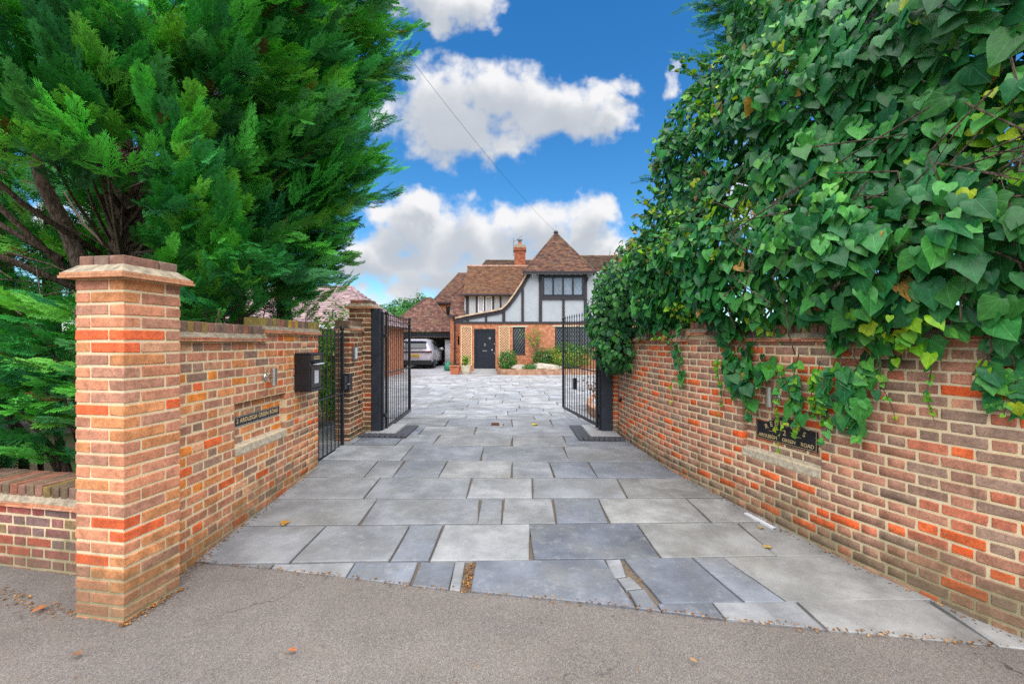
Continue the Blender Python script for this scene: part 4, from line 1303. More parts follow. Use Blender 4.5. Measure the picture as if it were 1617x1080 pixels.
vr = strip(0, .075, YF - .14, YF + 2.0); vr.c = [s2l(196, 168, 138)] * len(vr.f); vr.build('verge_tiling', M_TILE, H)
# timbers of the gable, as (centre px, width px, top, bottom)
def tim(pxc, wpx, py0, py1, Y=YF):
    MB().box(hx(pxc - wpx / 2, Y), hx(pxc + wpx / 2, Y), Y - .035, Y + .05, hz(py1, Y), hz(py0, Y)).build('timber', M_TIMBER, H)
for a, w_, t0, t1 in ((739, 3.2, 501, 508), (767.5, 3.4, 496, 508), (795.5, 4.6, 489, 508), (825.3, 4.0, 449, 508), (853.5, 4.8, 430, 508), (889.8, 3.6, 473, 508), (924.5, 4.8, 430, 508), (962, 4.4, 430, 508), (1000, 4.4, 430, 508)):
    tim(a, w_, t0, t1)
MB().box(hx(856, YF), hx(922, YF), YF - .06, YF + .06, hz(473.2, YF), hz(468.2, YF)).build('timber', M_TIMBER, H)
MB().box(hx(856, YF), hx(922, YF), YF - .04, YF + .05, hz(436, YF), hz(430, YF)).build('timber', M_TIMBER, H)
for i in range(7):
    a = 859 + i * 9.0
    MB().box(hx(a, YF), hx(a + 6.6, YF), YF - .05, YF, hz(434.2, YF), hz(431.4, YF)).build('dentil_block', M_RENDER, H)
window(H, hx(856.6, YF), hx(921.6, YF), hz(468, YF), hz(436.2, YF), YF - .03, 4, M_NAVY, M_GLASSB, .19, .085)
def scroll(px):
    b = link('wall_lantern', None, H, (hx(px, YF), YF - .03, hz(441, YF)))
    MB().tube([(0, 0, -.12), (0, -.06, -.10), (0, -.14, -.02), (0, -.12, .06), (0, -.04, .08)], .018, 6).build('bracket', M_BLACK, b)
    MB().lathe([(.03, -.10), (.06, .0), (.065, .02), (.02, .06)], c=(0, -.15, .02), n=8).build('lantern', M_BLACK, b)
scroll(851.5); scroll(926.5)
al = link('alarm_box', None, H, (hx(843.3, YF), YF - .02, hz(438.5, YF)))
MB().box(-.11, .11, -.06, 0, 0, .16).build('case', M_WHITE, al, bevel=.01)
MB().box(-.08, .08, -.066, -.058, .03, .07).build('stripe', M_NAVY, al)

# upper strip wall with casement behind the catslide
yM = 24.5
MB().box(-2.56, 1.3, yM, yM + .25, 2.6, 4.15).build('render_panel', M_RENDER, H)
for a, w_ in ((738, 4.6), (753, 3.2), (765.5, 2.4), (778.7, 3.0), (790.5, 2.6)):
    MB().box(hx(a - w_ / 2, yM), hx(a + w_ / 2, yM), yM - .035, yM + .01, 2.6, 4.13).build('timber', M_TIMBER, H)
MB().box(-2.62, 1.2, yM - .06, yM + .02, 4.06, 4.15).build('timber', M_TIMBER, H)
window(H, hx(754.6, yM), hx(764.3, yM), hz(493, yM), hz(468, yM), yM - .02, 1, M_WHITE, M_GLASS, .16, .05, both=False)
window(H, hx(766.7, yM), hx(777.2, yM), hz(493, yM), hz(468, yM), yM - .02, 1, M_WHITE, M_GLASS, .16, .05, both=False)
MB().box(-2.5, 1.2, yM + .25, 28, 2.6, 4.1).build('inner_wall', M_HBRICK, H)
zE, zR = hz(465.8, 24.2), hz(421.2, 27)
roof(H, [(-2.62, 24.2, zE), (1.3, 24.2, zE), (1.3, 27, zR), (-2.62, 27, zR)], [s2l(146, 102, 74), s2l(132, 92, 72), s2l(154, 110, 78), s2l(122, 86, 70), s2l(142, 108, 82)])
ridge(H, (-2.66, 27, zR + .02), (1.3, 27, zR + .02), [s2l(176, 136, 112), s2l(190, 150, 126)], .075)
MB().prism([(-2.60, 24.3, zE - .1), (-2.60, 27, zR - .06), (-2.60, 29.5, zE)], (.1, 0, 0)).build('gable_end', M_HBRICK, H)
MB().tube([(-2.75, 24.1, zE + .0), (1.0, 24.1, zE + .0)], .05, 8).build('gutter', M_TIMBER, H)
# rear roofs
zD = hz(412, 30)
roof(H, [(-2.6, 26.8, 5.2), (8.0, 26.8, 5.2), (8.0, 30, zD), (-1.75, 30, zD)], TPAL_D)
ridge(H, (-1.75, 30, zD), (8, 30, zD), TPAL_D)
zE2 = hz(405, 27)
roof(H, [(3.6, 23.6, 4.9), (9.5, 23.6, 4.9), (9.5, 27, zE2), (3.6, 27, zE2)], TPAL_D)
ridge(H, (3.6, 27, zE2), (9.5, 27, zE2), TPAL_D)
MB().box(4.1, 9.2, YF + 1.4, 24.2, -.1, 4.9).build('brick_wall', M_HBRICK, H)
# pyramid roof of the front bay
ap = (2.34, 24.25, 7.40); zv = 5.03
A_, B_, C_, D_ = (.60, 22.12, zv), (4.02, 22.12, zv), (4.02, 26.2, zv), (.60, 26.2, zv)
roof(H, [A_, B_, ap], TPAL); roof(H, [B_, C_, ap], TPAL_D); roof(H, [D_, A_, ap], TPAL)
for e in (A_, B_): ridge(H, e, ap, TPAL_D, .055, 'hip_tiles')
MB().lathe([(.10, -.05), (.14, .02), (.09, .10), (.02, .13)], c=(ap[0], ap[1], ap[2]), n=10).build('finial', M_TIMBER, H)
MB().box(.50, 4.12, 22.06, 22.16, zv - .10, zv - .01).build('eaves_board', M_TIMBER, H)
MB().box(.62, 4.0, 22.17, YF + .3, zv - .09, zv - .03).build('soffit', M_RENDER, H)
# chimney
cx0, cx1 = hx(812.3, 27.4), hx(829.6, 27.4)
ch = MB().box(cx0, cx1, 27.3, 28.0, 5.6, hz(396, 27.4)).build('chimney', M_CHIM, H)
MB().box(cx0 - .05, cx1 + .05, 27.25, 28.05, hz(396, 27.4), hz(391.5, 27.4)).build('corbel', M_CHIM, ch)
MB().box(cx0 - .02, cx1 + .02, 27.28, 28.02, hz(391.5, 27.4), hz(387, 27.4)).build('corbel', M_FLAUNCH, ch)
zc = hz(387, 27.4)
MB().lathe([(.12, 0), (.10, .18), (.12, .2), (.10, .22)], c=((cx0 + cx1) / 2, 27.6, zc), n=12).build('chimney_pot', M_TERRA, ch)
MB().lathe([(.09, .22), (.10, .30), (.16, .31), (.16, .36), (.06, .42)], c=((cx0 + cx1) / 2, 27.6, zc), n=12).build('cowl', M_DSTEEL, ch)
ae = MB(); xa = cx0 - .06
ae.tube([(xa, 27.3, zc - .7), (xa, 27.3, zc + .42)], .018, 6); ae.tube([(xa - .02, 27.3, zc + .15), (xa + .55, 27.3, zc + .55)], .012, 5)
for i in range(5): ae.tube([(xa + .08 + i * .11, 27.15, zc + .22 + i * .077), (xa + .08 + i * .11, 27.45, zc + .22 + i * .077)], .006, 4)
ae.build('aerial', M_DSTEEL, ch)
# tile-hung slope left of the catslide, and the hipped rear wing
roof(H, [(-3.34, 24.25, 2.97), (-2.52, 24.25, 2.97), (-2.52, 26.0, 4.97), (-2.66, 26.0, 4.97), (-3.34, 25.3, 4.15)], TPAL_R, .10)
ridge(H, (-3.34, 25.3, 4.17), (-2.62, 26.0, 4.99), TPAL_D, .05, 'hip_tiles')
zC0, zC1 = hz(477, 31.5), hz(431, 34)
roof(H, [(-5.55, 31.5, zC0), (-2.4, 31.5, zC0), (-2.4, 34, zC1), (-3.95, 34, zC1)], TPAL)
ridge(H, (-5.55, 31.5, zC0), (-3.95, 34, zC1), TPAL_D, .05, 'hip_tiles')
wn = (hx(704.4, 31.7), hx(711, 31.7), hz(501, 31.7), hz(484, 31.7))
wall_open(-5.35, -2.5, -.1, zC0 - .02, 31.7, .3, [wn]).build('brick_wall', M_HBRICK, H)
window(H, *wn, 31.75, 1, M_NAVY, M_GLASS, 0, .05)
MB().box(-5.6, -2.4, 31.38, 31.5, zC0 - .12, zC0 - .02).build('gutter', M_TIMBER, H)

# trellis panels either side of the door
def trellis(px0, px1, py0, py1, label):
    x0, x1, z0, z1 = hx(px0, YF), hx(px1, YF), hz(py1, YF), hz(py0, YF)
    t = thing('trellis', label, 'trellis', ((x0 + x1) / 2, YF - .035, z0), 0, 'pine trellis panels beside the front door')
    w, h = (x1 - x0), z1 - z0
    for (a, b, c, d) in ((-w / 2, -w / 2 + .04, 0, h), (w / 2 - .04, w / 2, 0, h), (-w / 2 + .04, w / 2 - .04, 0, .04), (-w / 2 + .04, w / 2 - .04, h - .04, h)):
        MB().box(a, b, -.015, .015, c, d).build('frame_batten', M_PINE, t)
    for sgn, yy_ in ((1, -.006), (-1, .006)):
        k = -h - w
        while k < h + w:
            # z = sgn*x + k within the frame
            xa, xb = -w / 2 + .03, w / 2 - .03
            if sgn > 0: lo, hi = max(xa, .03 - k), min(xb, h - .03 - k)
            else: lo, hi = max(xa, k - h + .03), min(xb, k - .03)
            if hi - lo > .03:
                MB().bar((lo, yy_, sgn * lo + k), (hi, yy_, sgn * hi + k), .022, .008, up=(0, 1, 0)).build('slat', M_PINE, t)
            k += .13
    return t
trellis(727.8, 745.4, 515, 577, 'pale pine diagonal trellis behind the cream pot')
trellis(787.5, 804.6, 515, 577, 'pale pine diagonal trellis behind the round green bush')

# ------------------------------------------------------------------ garage
GYR = 28.0
GA = thing('garage', 'open garage with black fascia and brown hipped tiled roof behind the car', 'garage')
zf = .17
gx0, gx1 = -7.75, -3.45
MB().box(gx0, gx0 + .35, GYR, GYR + 3.4, -.1, 2.15).build('brick_wall', M_HBRICK, GA)
MB().box(gx1 - .3, gx1, GYR, GYR + 3.4, -.1, 2.15).build('brick_wall', M_HBRICK, GA)
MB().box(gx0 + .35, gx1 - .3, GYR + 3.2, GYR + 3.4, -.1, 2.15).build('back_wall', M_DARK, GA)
MB().box(gx0, gx1, GYR - .15, GYR + .1, 1.93, 2.18).build('fascia', M_NAVY, GA)
MB().box(gx0 + .35, gx1 - .3, GYR + .0, GYR + 2.2, 1.88, 1.91).build('raised_door', M_CREAM, GA)
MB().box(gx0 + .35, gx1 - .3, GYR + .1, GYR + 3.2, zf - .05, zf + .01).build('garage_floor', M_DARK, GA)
MB().box(gx1 - .75, gx1 - .32, GYR + .5, GYR + .9, zf, 1.75).build('cabinet', M_WHITE, GA, bevel=.01)
za, zp = hz(523.6, 27.7), hz(471, 30.0)
aL, aR = (-5.7, 30.0, zp), (-5.3, 30.0, zp)
e0, e1, e2, e3 = (gx0 - .2, 27.65, za), (gx1 + .2, 27.65, za), (gx1 + .2, 31.45, za), (gx0 - .2, 31.45, za)
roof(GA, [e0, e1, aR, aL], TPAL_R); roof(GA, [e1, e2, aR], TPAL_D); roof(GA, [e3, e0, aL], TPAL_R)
ridge(GA, e1, aR, TPAL_D, .06, 'hip_tiles'); ridge(GA, e0, aL, TPAL_D, .06, 'hip_tiles'); ridge(GA, aL, aR, TPAL_D, .06)

# ------------------------------------------------------------------ neighbour's bungalow over the wall
NB = thing('bungalow', 'neighbouring bungalow with pale mauve tiled roof behind the big conifer', 'bungalow')
zn0, zn1 = hz(513, 18), hz(454, 20.5)
nx = hx(556, 20.5)
E0, E1, E2, E3 = (-14.5, 17.5, zn0), (-5.15, 17.5, zn0), (-5.15, 23.5, zn0), (-14.5, 23.5, zn0)
r0, r1 = (-12.0, 20.5, zn1), (nx, 20.5, zn1)
roof(NB, [E0, E1, r1, r0], TPAL_G, .2, .3); roof(NB, [E1, E2, r1], TPAL_G, .2, .3); roof(NB, [E3, E0, r0], TPAL_G, .2, .3); roof(NB, [E2, E3, r0, r1], TPAL_G, .2, .3)
ridge(NB, E1, r1, TPAL_G, .08, 'hip_tiles'); ridge(NB, r0, r1, TPAL_G, .08)
MB().box(-14.1, -5.5, 17.9, 23.1, -.1, zn0).build('brick_wall', M_HBRICK, NB)
MB().box(-14.5, -5.1, 17.4, 17.5, zn0 - .16, zn0 - .01).build('fascia', M_WHITE, NB)

# ------------------------------------------------------------------ car (rear towards us)
CARX, CARY = hx(655, 25.0), 25.0
car = thing('parked_car', 'silver white car parked nose-in at the garage, yellow rear number plate', 'car', (CARX, CARY, gz(CARX, CARY) + .015))
# body lofted across the length: (y, half width at sill, at waist, at roof, z sill, z waist, z roof)
SEC = [(0.00, .80, .86, .50, .42, .90, 1.08), (0.06, .90, .94, .60, .30, 1.02, 1.20), (0.30, .95, .965, .66, .25, 1.05, 1.46), (0.75, .965, .965, .68, .24, 1.05, 1.62), (1.6, .965, .965, .69, .24, 1.03, 1.66),
       (2.5, .965, .965, .68, .24, 1.00, 1.60), (3.2, .965, .96, .66, .24, .98, 1.28), (3.6, .96, .95, .74, .25, .95, 1.04), (4.3, .90, .90, .70, .30, .84, .90), (4.6, .72, .72, .55, .42, .68, .74)]
V = []; nP = 12
for (y, ws, ww, wr, z0_, zw, zr) in SEC:
    prof = [(ws * .9, z0_), (ws, z0_ + .12), (ww + .01, (z0_ + zw) / 2 + .05), (ww, zw), (wr + .02, zr - .06), (wr * .72, zr)]
    V += [(x, y, z) for x, z in prof] + [(-x, y, z) for x, z in prof[::-1]]
F = []
for i in range(len(SEC) - 1):
    for k in range(nP): F.append((i * nP + k, i * nP + (k + 1) % nP, (i + 1) * nP + (k + 1) % nP, (i + 1) * nP + k))
F += [tuple(range(nP))[::-1], tuple(range((len(SEC) - 1) * nP, len(SEC) * nP))]
b = MB(); b.add(V, F); body = b.build('body', M_CAR, car, smooth=False)
md = body.modifiers.new('round', 'SUBSURF'); md.levels = 2; md.render_levels = 2
body.data.shade_smooth()
def sheet(pts, vec, name, mat, par=car): return MB().prism(pts, vec).build(name, mat, par)
sheet([(-.66, -.002, 1.10), (.66, -.002, 1.10), (.56, .30, 1.46), (-.56, .30, 1.46)], (0, -.03, .03), 'rear_window', M_GLASS)
sheet([(-.64, .16, 1.52), (.64, .16, 1.52), (.60, .50, 1.60), (-.60, .50, 1.60)], (0, 0, .035), 'roof_spoiler', M_CAR)
sheet([(-.88, .02, .90), (.88, .02, .90), (.88, .02, .955), (-.88, .02, .955)], (0, -.07, 0), 'light_bar', M_CARDK)
for sx_ in (-1, 1): sheet([(sx_ * .60, .0, .885), (sx_ * .93, .05, .885), (sx_ * .93, .05, .985), (sx_ * .60, .0, .96)], (0, -.06, 0), 'tail_lamp', M_RED)
sheet([(-.90, .03, .22), (.90, .03, .22), (.92, .03, .46), (-.92, .03, .46)], (0, -.10, 0), 'rear_bumper', M_CARDK)
pl = sheet([(-.27, -.01, .66), (.27, -.01, .66), (.27, -.01, .78), (-.27, -.01, .78)], (0, -.06, 0), 'number_plate', M_PLATE)
for i in range(7): MB().box(-.235 + i * .069, -.19 + i * .069, -.0725, -.070, .685, .755).build('plate_character', M_CARDK, pl)
for sx_ in (-1, 1):
    m_ = link('door_mirror', None, car, (sx_ * 1.05, 2.75, 1.05))
    MB().lathe([(.02, -.09), (.10, -.07), (.12, 0), (.10, .07), (.02, .09)], n=12).build('shell', M_CAR, m_, smooth=True)
    sheet([(sx_ * .955, .9, 1.08), (sx_ * .955, 2.9, 1.05), (sx_ * .74, 2.4, 1.50), (sx_ * .72, 1.0, 1.52)], (sx_ * .03, 0, 0), 'side_window', M_GLASS)
    for yy_ in (.85, 3.65):
        w_ = link('wheel', None, car, (sx_ * .84, yy_, .345))
        Mx = Matrix.Rotation(R(90), 3, 'Y')
        MB().lathe([(.22, -.11), (.31, -.115), (.345, -.09), (.345, .09), (.31, .115), (.22, .11)], n=24, M=Mx).build('tyre', M_RUBBER, w_)
        MB().lathe([(.04, -.10), (.21, -.112), (.225, -.10), (.225, .10), (.21, .112), (.04, .10)], n=20, M=Mx).build('rim', M_STEEL, w_)
        MB().lathe([(.37, -.10), (.40, -.11), (.40, .12), (.37, .12)], n=24, M=Mx).build('wheel_arch', M_CARDK, w_)

# ------------------------------------------------------------------ overhead cable
p0, p1 = Vector((hx(640, 12), 12, hz(82, 12))), Vector((hx(884, 24.3), 24.4, hz(372, 24.3)))
tag(MB().tube([p0.lerp(p1, i / 24) + Vector((0, 0, -.25 * (1 - (2 * i / 24 - 1) ** 2))) for i in range(25)], .005, 5).build('overhead_cable', M_WIRE), 'thin black overhead cable running down to the pointed roof', 'cable')

# ------------------------------------------------------------------ bed, pots and stones in front of the house
bedp = Path([(hx(784, 21.9), 22.35), (hx(787, 21.6), 21.55), (hx(800, 21.2), 21.15), (hx(830, 21.1), 21.0), (hx(870, 21.2), 21.1), (hx(900, 21.3), 21.3), (4.2, 21.7)])
pw = thing('planter_wall', 'low curved brick planter wall below the leaded window', 'planter')
core(bedp, 0, bedp.L, -.05, .33, 0, .2, -1).build('brick_wall', M_PLANTER, pw)
pts = [bedp.at(s) for s in np.linspace(0, bedp.L, 30)]
MB().add([(x, y + .1, .30) for x, y in pts] + [(x, YF, .30) for x, y in pts], [(i, i + 1, i + 31, i + 30) for i in range(29)]).build('soil_fill', M_SOIL, pw)

def pot(name, label, loc, prof, mat, square=0):
    t = thing(name, label, 'plant pot', loc)
    MB().lathe(prof, n=4 if square else 20, M=Matrix.Rotation(R(45), 3, 'Z') if square else None).build('pot_body', mat, t, smooth=False)
    zt = prof[-1][1]
    MB().lathe([(prof[-1][0] * .9, zt - .05), (prof[-1][0] * .9, zt - .03)], n=12).build('soil', M_SOIL, t)
    return t
pot('terracotta_pot', 'square terracotta planter beside the rainwater pipe', (hx(718.5, 21.9), 21.9, .05), [(.27, 0), (.33, .36), (.36, .37), (.36, .42), (.32, .42)], M_TERRA, 1)
cp = pot('cream_pot', 'round cream glazed pot holding a small leafy plant', (hx(735.5, 21.7), 21.7, .05), [(.14, 0), (.20, .15), (.23, .36), (.25, .37), (.25, .41), (.22, .41)], M_CREAM)
def rock(label, loc, r, sq, seed):
    bm = bmesh.new(); bmesh.ops.create_icosphere(bm, subdivisions=3, radius=1)
    rnd = random.Random(seed)
    dirs = [(Vector((rnd.gauss(0, 1), rnd.gauss(0, 1), rnd.gauss(0, 1))).normalized(), rnd.uniform(.55, .9)) for _ in range(12)]
    for v in bm.verts:
        c = v.co.copy()
        for d, k in dirs:
            e = c.dot(d)
            if e > k: c -= d * (e - k) * .85
        v.co = Vector((c.x * r * sq[0], c.y * r * sq[1], c.z * r * sq[2]))
    me = bpy.data.meshes.new('rock'); bm.to_mesh(me); bm.free(); me.materials.append(M_ROCK)
    o = link('rock', me, None, loc); tag(o, label, 'rock', 'rocks in the planter')
rock('smaller pale rock beside the round green bush', (hx(820, 21.5), 21.5, .38), .36, (1.1, .8, .5), 3)
rock('large tan boulder in front of the flowering shrub', (hx(862, 21.6), 21.6, .36), .62, (1.3, .7, .5), 8)
gc = thing('garden_sack', 'small green plastic container standing by the brick corner', 'container', (hx(708, 24.0), 24.0, .1))
MB().lathe([(.20, 0), (.24, .12), (.20, .30), (.10, .42), (.07, .46)], n=14).build('container_body', M_GREENP, gc, smooth=True)
MB().tube([(-.08, 0, .40), (-.1, 0, .55), (.1, 0, .55), (.08, 0, .40)], .018, 6).build('handle', M_GREENP, gc)
MB().box(.24, .62, -.2, .2, 0, .36).build('black_crate', M_CARDK, None, loc=(hx(708, 24.0), 24.0, .08), bevel=.01)
tag(bpy.data.objects['black_crate'], 'black plastic crate behind the terracotta planter', 'crate')

# bed seen through the right gate: pale edging, dry earth
bw = thing('border_edging', 'low terracotta edging of the bed seen through the ivy-side gate', 'edging')
bp = Path([(1.75, 8.4), (1.62, 9.4), (1.75, 10.6), (2.3, 12.2), (3.4, 13.6), (4.6, 14.4)])
core(bp, 0, bp.L, 0, .26, 0, .12, 1).build('brick_wall', M_PLANTER, bw)
pts = [bp.at(s) for s in np.linspace(0, bp.L, 24)]
o = MB().add([(x, y, .22) for x, y in pts] + [(x + 2.6, y - .4, .22) for x, y in pts], [(i, i + 1, i + 25, i + 24) for i in range(23)]).build('bed_surface', M_PALE, bw)

# brick boundary wall and hedge on the left, beyond the gates
bwL = thing('boundary_wall', 'distant red brick boundary wall seen through the open gate leaf by the pier', 'brick wall')
pB = Path([(-3.3, 8.6), (-3.9, 11.5), (-5.2, 15), (-7.8, 21), (-8.6, 30)])
core(pB, 0, pB.L, -.1, 1.35, 0, .22, -1).build('brick_wall', M_HBRICK, bwL)


# ------------------------------------------------------------------ foliage
def leaf_shape(kind):
    if kind == 'lobed': half = [(0.0, 0.0), (.17, -.15), (.40, -.12), (.50, .05), (.60, .26), (.40, .40), (.26, .66), (0.0, 1.0)]
    elif kind == 'heart': half = [(0.0, 0.0), (.20, -.13), (.42, -.06), (.52, .14), (.48, .38), (.34, .62), (.16, .84), (0.0, 1.0)]
    else: half = [(0.0, 0.0), (.16, .04), (.30, .18), (.36, .36), (.33, .54), (.22, .74), (.10, .90), (0.0, 1.0)]
    n = len(half)
    V, U = [], []
    def zf(x, y): return .16 * abs(x) + .05 * math.sin(y * 6 + abs(x) * 5) * abs(x) * 2 - .20 * y * y - .10 * x * x
    mid = [(0.0, max(0, h[1]) if 0 < i < n - 1 else h[1]) for i, h in enumerate(half)]
    mid = [(0.0, i / (n - 1)) for i in range(n)]
    rows = []
    for sg in (1, -1):
        for t in (.55, 1.0):
            for i in range(1, n - 1):
                x = half[i][0] * t * sg; y = mid[i][1] + (half[i][1] - mid[i][1]) * t
                V.append((x, y, zf(x, y)))
    m0 = len(V)
    for i in range(n): V.append((0, mid[i][1], zf(0, mid[i][1]) - .015))
    F = []
    k = n - 2
    for s in range(2):
        a0, b0 = s * 2 * k, s * 2 * k + k
        def q(a, b, c):
            F.append((a, b, c) if s == 0 else (c, b, a))
        for i in range(k - 1):
            q(m0 + i + 1, a0 + i, a0 + i + 1); q(m0 + i + 1, a0 + i + 1, m0 + i + 2)
            q(a0 + i, b0 + i, b0 + i + 1); q(a0 + i, b0 + i + 1, a0 + i + 1)
        q(m0, b0, a0); q(m0, a0, m0 + 1)
        q(m0 + k, a0 + k - 1, m0 + k + 1); q(a0 + k - 1, b0 + k - 1, m0 + k + 1)
    V = np.array(V); return V, np.array(F), V[:, :2].copy()
LEAFS = [leaf_shape('lobed'), leaf_shape('heart'), leaf_shape('heart')]
LEAFS[2][0][:, 0] *= .86; LEAFS[2][0][:, 2] *= 1.5
OV = leaf_shape('ovate')
# light ovate leaf for bushes (4 triangles)
BL = (np.array([(0, 0, 0), (.30, .42, .06), (-.30, .42, .06), (0, .48, -.02), (0, 1.0, -.12)]), np.array([(0, 1, 3), (0, 3, 2), (1, 4, 3), (3, 4, 2)]))
LEAF_ME = [np_mesh('leaf', v, f, M_IVYO, uv=u, smooth=True) for v, f, u in LEAFS]

def vnoise(p, f, seed=0.0):
    return (np.sin(p[:, 0] * f * 1.7 + seed) * np.cos(p[:, 1] * f * 1.3 + seed * 2.1) + np.sin(p[:, 2] * f * 1.9 + p[:, 0] * f * .7 + seed * 1.3) + np.cos(p[:, 1] * f * 2.3 - p[:, 2] * f * .9 + seed * .7)) / 3

IVYC = np.array([s2l(44, 106, 46), s2l(30, 88, 44), s2l(60, 124, 50), s2l(38, 98, 48), s2l(82, 144, 54), s2l(50, 106, 56)]) * 1.4
IVYY = np.array([s2l(120, 190, 30), s2l(150, 205, 40), s2l(95, 175, 45), s2l(175, 200, 40)])

class LeafBag:
    def __init__(self): self.P = []; self.T = []; self.N = []; self.S = []; self.C = []; self.K = []
    def add(self, P, T, N, S, C, K=None):
        n = len(P)
        self.P.append(P); self.T.append(T); self.N.append(N); self.S.append(S); self.C.append(C)
        self.K.append(RNG.integers(0, 3, n) if K is None else np.full(n, K))
    def cat(self):
        return [np.concatenate(a) for a in (self.P, self.T, self.N, self.S, self.C, self.K)]

ivy = thing('ivy', 'mass of large glossy green ivy covering the top of the curving wall', 'ivy')
bag = LeafBag()
# lower rim of the foliage, as the height where it hangs to (along the wall)
RIMX = [900, 985, 1010, 1045, 1060, 1078, 1092, 1108, 1122, 1140, 1160, 1185, 1200, 1225, 1250, 1300, 1340, 1380, 1405, 1430, 1470, 1495, 1530, 1560, 1590, 1617, 1700, 2600]
RIMY = [530, 535, 520, 518, 560, 600, 560, 505, 510, 560, 610, 640, 615, 585, 640, 668, 672, 640, 585, 570, 560, 552, 548, 575, 620, 640, 620, 560]
# height of the crown of the ivy along its length
def ivy_point(s, z, lay=0.0):
    x, y = pR.at(s); a = pR.tan(s)
    nx, ny = -math.sin(a), math.cos(a)
    return x, y, nx, ny
Ns = 33000
S_ = RNG.uniform(0.5, pR.L - .55, Ns); Z_v = RNG.uniform(.85, 5.9, Ns)
X0 = np.interp(S_, pR.s, pR.p[:, 0]); Y0 = np.interp(S_, pR.s, pR.p[:, 1])
dS = .03
TX = np.interp(S_ + dS, pR.s, pR.p[:, 0]) - np.interp(S_ - dS, pR.s, pR.p[:, 0]); TY = np.interp(S_ + dS, pR.s, pR.p[:, 1]) - np.interp(S_ - dS, pR.s, pR.p[:, 1])
ln = np.hypot(TX, TY); TX /= ln; TY /= ln
NX, NY = -TY, TX
pz = np.stack([X0, Y0, Z_v], 1)
bul = np.interp(Z_v, [.8, 1.45, 1.75, 2.2, 2.8, 3.4, 4.2, 5.0, 6.0], [.10, .10, .17, .28, .26, .16, .02, -.18, -.55])
bul = bul + .26 * vnoise(pz, 2.1, 1.0) + .12 * vnoise(pz, 5.3, 4.0)
# the far end rounds off behind the wall
far = np.clip((Y0 - 5.3) / 1.4, 0, 1)
bul = bul - far ** 1.6 * .55 * np.clip((Z_v - 1.7) / .5, 0, 1)
near = np.clip((2.4 - Y0) / 1.2, 0, 1)
bul = bul - near * .25
lay = np.where(RNG.uniform(0, 1, Ns) < .75, RNG.uniform(0, 1, Ns) ** 1.6 * .28, RNG.uniform(.28, .55, Ns))
off = bul - lay
PX_ = X0 + NX * off; PY_ = Y0 + NY * off
px = 808.5 + 719 * PX_ / np.maximum(PY_, .3)
zlow = 1.6 - (np.interp(px, RIMX, RIMY) - 540) * PY_ / 719
zlow = np.minimum(zlow + .10 * vnoise(pz, 9, 2.0), 1.75)
ztop = np.interp(Y0, [1.0, 4.4, 5.2, 5.8, 6.4, 7.0], [4.6, 5.3, 5.0, 4.35, 3.3, 2.2]) + .25 * vnoise(pz, 3.3, 8)
dens = np.interp(Y0, [1.0, 2.0, 3.0, 5.0, 7.0], [.5, .62, .7, .95, 1.0])
keep = (Z_v > zlow) & (Z_v < ztop) & (RNG.uniform(0, 1, Ns) < dens)
below = Z_v < 1.62
keep &= ~(below & (off < .03))
# where it hangs below the coping keep it thin
P = np.stack([PX_, PY_, Z_v], 1)[keep]
Nn = np.stack([NX[keep] * 1.0, NY[keep] * 1.0, np.full(keep.sum(), .55)], 1) + RNG.normal(0, .46, (keep.sum(), 3))
Tt = np.stack([NX[keep] * .42, NY[keep] * .42, np.full(keep.sum(), -.9)], 1) + np.stack([TX[keep], TY[keep], 0 * TX[keep]], 1) * RNG.normal(-.15, .55, (keep.sum(), 1)) + RNG.normal(0, .18, (keep.sum(), 3))
n = len(P)
cl = vnoise(P, 1.6, 3.0) * .5 + .5
ci = np.clip((cl * 4 + RNG.normal(0, 1.2, n)).astype(int), 0, 5)
C = IVYC[ci] * RNG.uniform(.55, 1.3, (n, 1))
Sz = (.055 + .110 * RNG.uniform(0, 1, n) ** 1.4) * np.interp(P[:, 1], [1.5, 2.6, 4.5, 7.0], [1.15, 1.08, .84, .66])
ylw = (vnoise(P, 2.7, 6.0) + RNG.normal(0, .18, n)) > .54
C[ylw] = IVYY[RNG.integers(0, 4, ylw.sum())] * RNG.uniform(.55, .9, (ylw.sum(), 1)); Sz[ylw] *= .62
bag.add(P, Tt, Nn, Sz, C)

